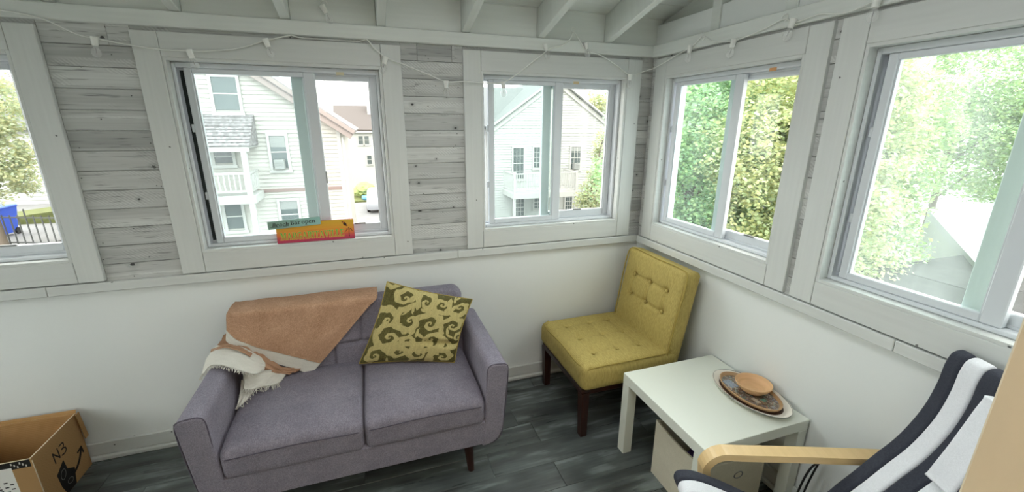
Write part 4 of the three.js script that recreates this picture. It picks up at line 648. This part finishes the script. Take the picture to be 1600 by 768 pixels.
{ // house with shingled porch, opposite the left window
  const z = -14, H = thing('neighbour_house', 'cream clapboard gabled house with shingled porch outside the left window', 'house', [-6, GY, z]);
  const G = new THREE.Group(); const at = (g) => { g.translate(6, -GY, -z); return g; };
  const wrap = { add: (m) => { m.geometry = m.geometry.clone(); m.geometry.translate(6, -GY, -z); H.add(m); return m; } };
  const A = (n, g, m) => add(H, n, at(g), m);
  const top = (x) => 1.42 + 0.695 * (x > -6.2 ? (-2.52 - x) : (x + 9.88));
  A('siding', siding(-9.85, -2.52, GY, top, z, 0.135), M.siding);
  { const s = new THREE.Shape(); s.moveTo(-9.85, GY); s.lineTo(-2.52, GY); s.lineTo(-2.52, 1.42); s.lineTo(-6.2, 3.98); s.lineTo(-9.85, 1.42); s.closePath(); const g = new THREE.ExtrudeGeometry(s, { depth: 7.5, bevelEnabled: false }); g.translate(0, 0, z - 7.51); A('wall', boxUV(g), M.siding); }
  A('corner_board', cbox(-2.62, -2.5, GY, 1.5, z, z + 0.04, 0.004), M.houseTrim); A('band_board', cbox(-5.3, -2.62, -0.62, -0.5, z, z + 0.045, 0.004), M.bandTrim);
  A('downspout', cyl(0.045, 0.045, 5.8, -2.42, GY, z + 0.1, 10), M.houseTrim);
  for (const s of [1, -1]) {                                         // roof planes with rake boards
    const mkp = (t0, t1, za, zb) => { const g = cbox(0, 5.0, t0, t1, za, zb, 0.01); g.rotateZ(-s * Math.atan(0.695)); if (s < 0) { g.rotateZ(2 * Math.atan(0.695) * 0); } return g; };
    const ang = Math.atan(0.695), L = 4.95; const mkb = (t0, t1, za, zb) => { const g = s > 0 ? cbox(0, L, t0, t1, za, zb, 0.008) : cbox(-L, 0, t0, t1, za, zb, 0.008); g.rotateZ(-s * ang); g.translate(-6.2, 4.02, 0); return g; };
    A('roof', mkb(0.12, 0.3, z - 7.6, z + 0.42), M.shingle); A('rake_board', mkb(-0.06, 0.14, z + 0.3, z + 0.36), M.rake); A('rake_board', mkb(0.14, 0.27, z + 0.36, z + 0.44), M.rake); A('soffit', mkb(-0.02, 0.02, z, z + 0.3), M.rake);
  }
  const Hw = (...a) => { const p = new THREE.Group(); a[4] += 0.036; houseWindow(p, ...a); const w = p.children[0]; w.position.set(6, -GY, -z); H.add(w); };
  Hw(-6.08, -5.4, 2.06, 3.04, z); Hw(-4.71, -4.24, 0.2, 1.26, z, { ac: true, blind: 0.35 }); Hw(-6.36, -5.86, 0.40, 0.84, z, { dark: true }); Hw(-6.34, -5.86, -1.8, -0.96, z); Hw(-4.68, -4.14, -1.9, -0.94, z, { blind: 0.3 });
  // two-storey porch
  const zp = -12.7;
  { const g = new THREE.BufferGeometry(); const ztop = z + 0.05, q = [[-7.8, 1.93, ztop], [-5.05, 1.93, ztop], [-5.05, 0.98, zp], [-7.8, 0.98, zp]], P = []; const rows = 10;
    for (let k = 0; k < rows; k++) { const t0 = k / rows, t1 = (k + 1) / rows; const a = [lerp(q[0][0], q[3][0], t0), lerp(1.93, 0.98, t0), lerp(ztop, zp, t0)], b = [q[1][0], a[1], a[2]], d = [a[0], lerp(1.93, 0.98, t1) + 0.03, lerp(ztop, zp, t1) + 0.02], c = [b[0], d[1], d[2]]; P.push(...a, ...d, ...c, ...a, ...c, ...b); const e = [d[0], d[1] - 0.03, d[2] - 0.02], f = [c[0], e[1], e[2]]; P.push(...d, ...e, ...f, ...d, ...f, ...c); }
    P.push(-5.05, 1.93, ztop, -5.05, 0.98, zp, -5.05, 0.98, ztop); g.setAttribute('position', new THREE.Float32BufferAttribute(P, 3)); g.computeVertexNormals(); A('porch_roof', boxUV(g), M.shingle); }
  A('porch_beam', cbox(-7.8, -5.08, 0.82, 0.97, zp - 0.12, zp - 0.02, 0.01), M.houseTrim); A('porch_soffit', cbox(-7.8, -5.08, 0.93, 0.965, z + 0.05, zp - 0.12, 0.005), M.houseTrim);
  for (const x of [-5.24, -7.6]) A('porch_column', cbox(x - 0.075, x + 0.075, GY, 0.82, zp - 0.16, zp - 0.02, 0.01), M.houseTrim);
  A('porch_floor', cbox(-7.8, -5.1, -0.78, -0.52, z + 0.05, zp, 0.01), M.houseTrim);
  { const p = new THREE.Group(); railing(p, -7.5, -5.32, -0.42, 0.2, zp - 0.08, 0.14); railing(p, z + 0.1, zp - 0.1, -0.42, 0.2, -5.2, 0.14, true); for (const c of [...p.children]) { c.position.set(6, -GY, -z); H.add(c); } }
}
{ // gabled house with balcony, opposite the middle window
  const z = -22, H = thing('balcony_house', 'white clapboard gabled house with balcony outside the window near the corner', 'house', [9, GY, z]);
  const at = (g) => { g.translate(-9, -GY, -z); return g; }, A = (n, g, m) => add(H, n, at(g), m);
  const ax = 9.23, ay = 4.05, top = (x) => x < ax ? ay - 0.695 * (ax - x) : ay - 0.66 * (x - ax);
  A('siding', siding(5.2, 12.75, GY - 1, top, z, 0.15), M.siding2);
  { const s = new THREE.Shape(); s.moveTo(5.2, GY - 1); s.lineTo(12.75, GY - 1); s.lineTo(12.75, top(12.75)); s.lineTo(ax, ay); s.lineTo(5.2, top(5.2)); s.closePath(); const g = new THREE.ExtrudeGeometry(s, { depth: 8, bevelEnabled: false }); g.translate(0, 0, z - 8.01); A('wall', boxUV(g), M.siding2); }
  const L = 4.9, rk = (s, t0, t1, za, zb) => { const g = s > 0 ? cbox(0, L, t0, t1, za, zb, 0.008) : cbox(-L, 0, t0, t1, za, zb, 0.008); g.rotateZ(-s * Math.atan(s > 0 ? 0.66 : 0.695)); g.translate(ax, ay, 0); return g; };
  for (const s of [1, -1]) { A('roof', rk(s, 0.14, 0.3, z - 8, z + 0.3), M.shinglePale); A('rake_board', rk(s, -0.1, 0.2, z + 0.02, z + 0.14), M.houseTrim); A('rake_board', rk(s, 0.2, 0.3, z + 0.14, z + 0.32), M.houseTrim); }
  // wing to the left, with its roof plane towards the viewer
  A('wing_wall', cbox(1.2, 5.2, GY - 1, 1.5, z - 6, z - 0.9, 0.01), M.siding2);
  { const g = cbox(0.9, 8.6, 0, 0.16, -4.2, 0, 0.01); g.rotateX(Math.atan(0.72)); g.translate(0, 1.42, z - 0.5); A('wing_roof', g, M.shinglePale); }
  const Hw = (...a) => { const p = new THREE.Group(); a[4] += 0.036; houseWindow(p, ...a); const w = p.children[0]; w.position.set(-9, -GY, -z); H.add(w); };
  Hw(6.6, 7.25, -1.5, 0.32, z, { grid: true }); Hw(7.92, 8.5, -0.85, 0.34, z, { grid: true }); Hw(10.42, 11.06, -1.0, 0.34, z, { grid: true, ac: true, blind: 0.2 }); Hw(6.7, 7.3, -3.8, -2.75, z, { grid: true }); Hw(8.0, 8.75, -3.4, -2.6, z, { grid: true }); Hw(10.15, 10.6, -3.6, -2.55, z, { grid: true });
  // balcony
  const zb = -20; A('balcony_floor', cbox(5.94, 9.95, -2.4, -2.08, z + 0.03, zb + 0.1, 0.01), M.houseTrim);
  { const p = new THREE.Group(); railing(p, 5.98, 9.9, -1.98, -0.97, zb, 0.135); railing(p, z + 0.1, zb, -1.98, -0.97, 5.98, 0.135, true); railing(p, z + 0.1, zb, -1.98, -0.97, 9.9, 0.135, true); for (const c of [...p.children]) { c.position.set(-9, -GY, -z); H.add(c); } }
  for (const [x, h] of [[6.02, -0.9], [7.95, -0.9], [9.86, -0.9]]) A('balcony_post', cbox(x - 0.07, x + 0.07, GY - 1, h, zb - 0.07, zb + 0.07, 0.008), M.houseTrim);
}
{ // far building with brown roof
  const H = thing('far_building', 'distant white building with brown roof beyond the cream house', 'building', [-1, GY, -42]); const z = 0;
  const A = (n, g, m) => add(H, n, g, m), b = -GY;
  A('wall', cbox(-4.6, 6, 0, b + 0.98, -6, 0, 0.02), M.siding2);
  { const g = cbox(-5, 6.2, 0, 0.2, -4, 0, 0.02); g.rotateX(0.62); g.translate(1.5, b + 0.98, 0.3); A('roof', g, M.roofBrown); }
  A('eave', cbox(-3.5, 6.2, b + 0.86, b + 1.02, 0.1, 0.34, 0.01), M.houseTrim); A('chimney', cbox(-0.32, 0.42, b + 1.6, b + 4.25, -2.4, -1.6, 0.02), M.houseTrim);
  for (const [x0, x1, y0, y1] of [[-1.35, -0.95, -0.2, 0.55], [-0.8, -0.4, -0.2, 0.55], [-0.7, -0.3, -2.1, -1.3]]) houseWindow(H, x0, x1, y0 + b, y1 + b, 0.02);
}
// things in the yards
{ const t = struct('yard_lawn', 'strip of grass in front of the distant building', 'lawn', boxUV(new THREE.BoxGeometry(12, 0.1, 5).translate(-2, GY + 0.05, -37)), M.grass); }
{ const b = thing('round_shrub', 'round green shrub on the distant lawn', 'shrub', [-2.1, GY + 0.1, -37]); const g = new THREE.IcosahedronGeometry(0.9, 4); const p = g.attributes.position, v = V(); for (let i = 0; i < p.count; i++) { v.fromBufferAttribute(p, i).multiplyScalar(0.8 + 0.5 * fbm(p.getX(i) * 5 + 9, p.getY(i) * 5 + p.getZ(i) * 4, 3, 3)); p.setXYZ(i, v.x, v.y * 0.7 + 0.55, v.z); } g.computeVertexNormals(); add(b, 'foliage', g, std({ color: new THREE.Color().setRGB(0.30, 0.36, 0.14), roughness: 1 })); }
{ const b = thing('paddling_pool', 'small blue paddling pool on the distant lawn', 'pool', [-1.7, GY + 0.1, -35.4]); add(b, 'pool_wall', lathe([[0.6, 0], [0.7, 0], [0.74, 0.14], [0.7, 0.28], [0.64, 0.28], [0.6, 0.04]], 24), std({ color: 0x5b93c8, roughness: 0.5 })); add(b, 'water', new THREE.CylinderGeometry(0.63, 0.63, 0.02, 24).translate(0, 0.2, 0), std({ color: 0x8fb4d0, roughness: 0.1 })); }
function car(name, label, pos, turn, col) {
  const c = thing(name, label, 'car', pos, turn); const s = new THREE.Shape(); s.moveTo(-2.1, 0.35); s.lineTo(2.1, 0.35); s.quadraticCurveTo(2.2, 0.8, 1.95, 0.9); s.lineTo(1.05, 1.0); s.lineTo(0.45, 1.45); s.lineTo(-1.1, 1.48); s.lineTo(-1.85, 1.0); s.quadraticCurveTo(-2.25, 0.95, -2.15, 0.5); s.closePath();
  const g = new THREE.ExtrudeGeometry(s, { depth: 1.5, bevelEnabled: true, bevelSize: 0.08, bevelThickness: 0.1, bevelSegments: 2 }); g.translate(0, 0, -0.75); add(c, 'body', boxUV(g), col);
  const w = new THREE.Shape(); w.moveTo(0.95, 1.02); w.lineTo(0.42, 1.4); w.lineTo(-1.05, 1.42); w.lineTo(-1.65, 1.02); w.closePath(); for (const s2 of [-1, 1]) { const k = new THREE.ExtrudeGeometry(w, { depth: 0.01, bevelEnabled: false }); k.translate(0, 0, s2 * 0.86 - 0.005); add(c, 'side_window', boxUV(k), M.paneDark); }
  for (const x of [-1.35, 1.35]) for (const z of [-0.8, 0.8]) { const k = new THREE.CylinderGeometry(0.34, 0.34, 0.2, 20); k.rotateX(Math.PI / 2); k.translate(x, 0.34, z); add(c, 'wheel', k, M.black); }
}
car('parked_car', 'white car parked on the street beyond the cream house', [-1.0, GY, -31.5], 1.5, std({ color: 0xb9bcc4, roughness: 0.3 }));
{ const b = thing('yard_grill', 'grey covered box standing beside the cream house', 'box', [-2.05, GY, -15.2]); add(b, 'box_body', cbox(-0.35, 0.35, 0, 2.3, -0.3, 0.3, 0.03), std({ color: 0x9a9894, roughness: 0.8 })); add(b, 'lid', new THREE.SphereGeometry(0.4, 20, 10, 0, Math.PI * 2, 0, Math.PI / 2).scale(1, 0.5, 0.8).translate(0, 2.3, 0), std({ color: 0xb6b8c4, roughness: 0.6 })); }
// yard seen through the leftmost window
const terrace = struct('yard_terrace', 'raised pale yard outside the leftmost window', 'yard', boxUV(new THREE.BoxGeometry(20, 2.35, 22).translate(-22, GY + 1.175, -20)), M.asphalt);
{ const g = struct('grass_bank', 'grass bank behind the picket fence', 'lawn', boxUV(new THREE.BoxGeometry(6, 0.5, 2.4).rotateZ(0.12).translate(-14.4, -2.1, -20.6)), M.grass); }
{ const b = thing('blue_bin', 'blue wheeled bin outside the leftmost window', 'bin', [-14.3, -2.25, -17.3]); add(b, 'bin_body', post([0, 0.1, 0], 0.3, 0.32, [0, 1.0, 0], 0.42, 0.4), std({ color: 0x2f55c8, roughness: 0.5 })); add(b, 'lid', cbox(-0.46, 0.46, 1.0, 1.08, -0.42, 0.46, 0.03), std({ color: 0x3a63d8, roughness: 0.5 })); for (const s of [-1, 1]) { const k = new THREE.CylinderGeometry(0.12, 0.12, 0.06, 14); k.rotateZ(Math.PI / 2); k.translate(s * 0.33, 0.12, -0.28); add(b, 'wheel', k, M.black); } }
{ const b = thing('black_bin', 'dark bin next to the blue bin outside the leftmost window', 'bin', [-15.4, -2.25, -17.1]); add(b, 'bin_body', post([0, 0.1, 0], 0.36, 0.32, [0, 0.9, 0], 0.46, 0.4), std({ color: 0x33343a, roughness: 0.5 })); add(b, 'lid', cbox(-0.5, 0.5, 0.9, 0.97, -0.42, 0.46, 0.03), std({ color: 0x8a3030, roughness: 0.5 })); }
{ const f = thing('picket_fence', 'thin dark metal fence below the leftmost window', 'fence', [-12.8, -2.25, -15.4], -0.35); for (let k = 0; k < 16; k++) add(f, 'picket', cbox(-2 + k * 0.26, -1.97 + k * 0.26, 0, k % 5 === 0 ? 1.25 : 1.05, -0.015, 0.015, 0.003), std({ color: 0x4a4c4c, roughness: 0.6 })); add(f, 'rail', merge([cbox(-2, 2, 0.95, 0.99, -0.015, 0.015, 0.003), cbox(-2, 2, 0.12, 0.16, -0.015, 0.015, 0.003)]), std({ color: 0x4a4c4c, roughness: 0.6 })); }
{ const H = thing('white_outbuilding', 'long white building behind the tree outside the leftmost window', 'building', [-16, -2.25, -25]); add(H, 'wall', cbox(-8, 5.2, 0, 3.6, -5, 0, 0.02), M.siding2); add(H, 'siding', siding(-8, 5.2, 0, () => 3.6, 0.0, 0.2), M.siding2); const g = cbox(-8.4, 5.6, 0, 0.2, -4, 0, 0.02); g.rotateX(0.6); g.translate(0, 3.5, 0.3); add(H, 'roof', g, M.shinglePale); }
// flat-roofed garage and white canopy below the right windows
{
  const t = thing('garage', 'low garage with grey and white roofs outside the hazy right window', 'garage', [7.6, GY, 0.4]); const y = -1.0 - GY;
  add(t, 'wall', cbox(-3.6, 3.8, 0, y - 0.12, -3.0, 3.2, 0.02), M.siding2); add(t, 'roof_edge', cbox(-3.75, 3.95, y - 0.12, y, -3.15, 3.35, 0.02), M.houseTrim);
  const mats = [0, 1, 2].map((k) => std({ roughness: 0.95, map: dataTex(128, 128, grey((u, v, i, j) => 58 + k * 6 + 26 * (fbm(u * 6, v * 6, 3, 5 + k, 6, 6) - 0.5) + 26 * (hash(i, j, k) - 0.5)), true, 1, 1) }));
  { const poly = [[9.15, -2.05], [15.0, -5.9], [18.4, -6.1], [20, -2.5], [12.5, 0.9]], s = new THREE.Shape(poly.map(([x, z]) => new THREE.Vector2(x - 7.6, -(z - 0.4)))), ext = (d) => { const g = new THREE.ExtrudeGeometry(s, { depth: d, bevelEnabled: false }); g.rotateX(-Math.PI / 2); return g; };
    const g = ext(0.2); g.translate(0, y - 0.08, 0); add(t, 'white_roof_section', boxUV(g), std({ color: new THREE.Color().setRGB(0.4, 0.41, 0.42), roughness: 0.6 })); const w = ext(y - 0.08); add(t, 'wall', boxUV(w), M.siding2); }
  let k = 0; for (let x = -3.75; x < 3.9; x += 0.96) for (let z = -3.15; z < 3.3; z += 1.6, k++) add(t, 'roof_sheet', cbox(x + 0.005, Math.min(x + 0.955, 3.95), y, y + 0.012 + 0.004 * (k % 3), z + 0.005, Math.min(z + 1.595, 3.35), 0.004, rr(0, 5), rr(0, 5)), mats[(k * 7) % 3]);
}
// ---------------------------------------------------------------- trees
function leafMat(r, g, b) { return phys({ color: 0xffffff, vertexColors: true, roughness: 0.9, transmission: 0.5, thickness: 0, side: THREE.DoubleSide, ior: 1.3 }); }
const leafM = leafMat();
function tree(name, label, base, trunkH, blobs, count, size, col, o = {}) {
  const t = thing(name, label, 'tree', base, 0, o.group); const P = [], N = [], C = [], up = V(0, 1, 0); let tot = 0; for (const b of blobs) tot += b[3] * b[3];
  const q = new THREE.Quaternion(), e = new THREE.Euler(), a = V(), v = V();
  for (const [bx, by, bz, br, sy = 1] of blobs) {
    const n = Math.round(count * br * br / tot);
    let cx = 0, cy = 0, cz0 = 0, cs = 1, ck = 1;
    for (let i = 0; i < n; i++) {
      if (i % 34 === 0) {                                             // a new spray of leaves at the surface of the crown
        const th = rr(0, Math.PI * 2), cz = rr(-0.8, 1), sr = Math.sqrt(1 - cz * cz), rad = br * (0.55 + 0.5 * Math.pow(rnd(), 0.5)); cx = bx + rad * sr * Math.cos(th); cz0 = bz + rad * sr * Math.sin(th); cy = by + rad * cz * sy; cs = size * rr(1.6, 3.4); ck = rr(0.8, 1.15);
      }
      const g3 = () => rnd() + rnd() + rnd() - 1.5, x = cx + cs * g3(), z = cz0 + cs * g3(), y = cy + cs * 0.9 * g3() - cs * 0.3 * rnd();
      e.set(rr(-0.9, 0.9), rr(0, 6.283), rr(-0.9, 0.9)); q.setFromEuler(e); const s = size * rr(0.6, 1.25), w = s * (o.slim ?? 0.42);
      const k = ck * rr(0.85, 1.15), hue = rr(-0.12, 0.12), c = [clamp(col[0] * k * (1 + hue), 0, 1), clamp(col[1] * k, 0, 1), clamp(col[2] * k * (1 - hue), 0, 1)];
      const pts = [[0, 0, 0], [w, -0.1 * s, s * 0.5], [0, -0.25 * s, s], [-w, -0.1 * s, s * 0.5]].map((p) => a.set(...p).applyQuaternion(q).toArray()); const idx = [0, 1, 2, 0, 2, 3];
      for (const m of idx) { P.push(pts[m][0] + x, pts[m][1] + y, pts[m][2] + z); C.push(...c); }
    }
  }
  const g = new THREE.BufferGeometry(); g.setAttribute('position', new THREE.Float32BufferAttribute(P, 3)); g.setAttribute('color', new THREE.Float32BufferAttribute(C, 3)); g.computeVertexNormals();
  const f = add(t, 'foliage', g, leafM); f.userData.kind = 'stuff';
  const bark = o.bark ?? M.bark; add(t, 'trunk', cyl(o.tr ?? 0.16, (o.tr ?? 0.16) * 0.6, trunkH, 0, 0, 0, 10), bark);
  for (const [bx, by, bz, br] of blobs.slice(0, 9)) add(t, 'branch', tube([[0, Math.min(trunkH * 0.9, by * 0.7), 0], [bx * 0.5, (by + trunkH * 0.8) / 2, bz * 0.5], [bx, by, bz]], 0.04, 10, 5), bark);
  return t;
}
M.bark = std({ color: new THREE.Color().setRGB(0.16, 0.13, 0.1), roughness: 1 });
const LG = [0.34, 0.47, 0.19], YG = [0.55, 0.61, 0.33], BG = [0.42, 0.61, 0.32], OG = [0.46, 0.50, 0.30];
// beyond the window above the yellow chair
tree('leafy_tree', 'bright green tree filling the left pane above the yellow chair', [5.9, GY, -6.2], 5, [[0, 4.6, 0, 1.6], [-0.9, 6.2, 0.2, 1.3], [0.8, 6.6, 0, 1.4], [0.2, 7.6, -0.3, 1.3], [-0.6, 3.4, 0.3, 1.2], [0.9, 3.6, 0.5, 1.2], [-1.2, 5.0, -0.4, 1.1], [0.1, 5.8, 0.8, 1.1]], 80000, 0.085, BG);
tree('leafy_tree', 'yellow-green tree filling the right pane above the yellow chair', [6.5, GY, -3.8], 5, [[0, 4.4, 0, 1.5], [-0.7, 5.8, -0.2, 1.2], [0.7, 6.0, 0, 1.3], [0, 7.2, 0, 1.3], [-0.6, 3.5, 0.4, 1.1], [0.6, 3.4, 0.6, 1.0], [-0.2, 5.2, 0.8, 1.0], [0.2, 6.6, 0.7, 0.9]], 80000, 0.08, YG);
tree('leafy_tree', 'tall tree behind the two trees above the yellow chair', [10.8, GY, -10.4], 6, [[0, 5.5, 0, 2.4], [-2.2, 6.5, 0, 2.0], [2.0, 6.6, 0.5, 2.2], [0, 8.2, 0, 2.2], [-2.6, 4.2, 0.6, 1.9], [2.4, 4.0, 0.6, 2.0]], 50000, 0.14, LG);
// beyond the hazy right window
tree('leafy_tree', 'light green tree at the left of the hazy right window', [7.9, GY, -4.2], 4.4, [[0, 4.4, 0.2, 1.2], [0.9, 5.2, 0, 1.25], [0.2, 6.2, -0.1, 1.2], [1.2, 6.3, 0.2, 1.0], [-0.4, 3.5, 0.6, 0.8], [0.5, 3.9, 0.8, 0.75]], 46000, 0.08, LG);
tree('leafy_tree', 'pale tree behind the white garage roof in the hazy window', [15.0, GY, -9.6], 5, [[0, 5.0, 0, 1.9], [1.6, 5.4, 0.3, 1.7], [-0.8, 6.6, 0, 1.6], [1.2, 7.0, 0, 1.6], [2.8, 6.4, 0.8, 1.6]], 40000, 0.13, LG);
tree('leafy_tree', 'tall pale tree at the right of the hazy window', [21.5, GY, -9.0], 6, [[0, 5.4, 0, 2.2], [1.8, 6.2, 0.8, 2.0], [0.3, 7.8, 0.2, 1.9], [2.6, 4.6, 1.6, 2.0], [3.4, 7.0, 2.0, 1.8]], 40000, 0.14, LG);
// others
tree('leafy_tree', 'pale tree in front of the white building outside the leftmost window', [-13.0, -2.25, -15.2], 2.4, [[0, 2.9, 0, 1.3], [-1.0, 3.5, 0.2, 1.3], [0.3, 4.4, 0, 1.2], [-1.8, 2.7, 0.4, 1.1], [0.6, 2.4, 0.4, 0.9], [-1.0, 4.6, 0, 1.1]], 30000, 0.1, OG);
tree('vine_tree', 'thin climbing tree at the corner of the balcony house', [9.0, GY, -16.6], 4, [[0.1, 2.0, 0, 0.7], [0.3, 3.0, 0, 0.75], [0.5, 4.0, 0, 0.65], [0.6, 5.0, 0, 0.55], [-0.3, 2.6, 0.2, 0.5], [0.5, 5.8, 0, 0.35]], 5200, 0.12, OG);
tree('leafy_tree', 'tree crown rising behind the balcony house roof', [17.5, GY - 0.5, -30], 6, [[0, 7.2, 0, 2.2], [-1.5, 6.4, 0, 1.8], [1.4, 6.2, 0, 2.0]], 9000, 0.28, OG);

renderer.render(scene, camera);
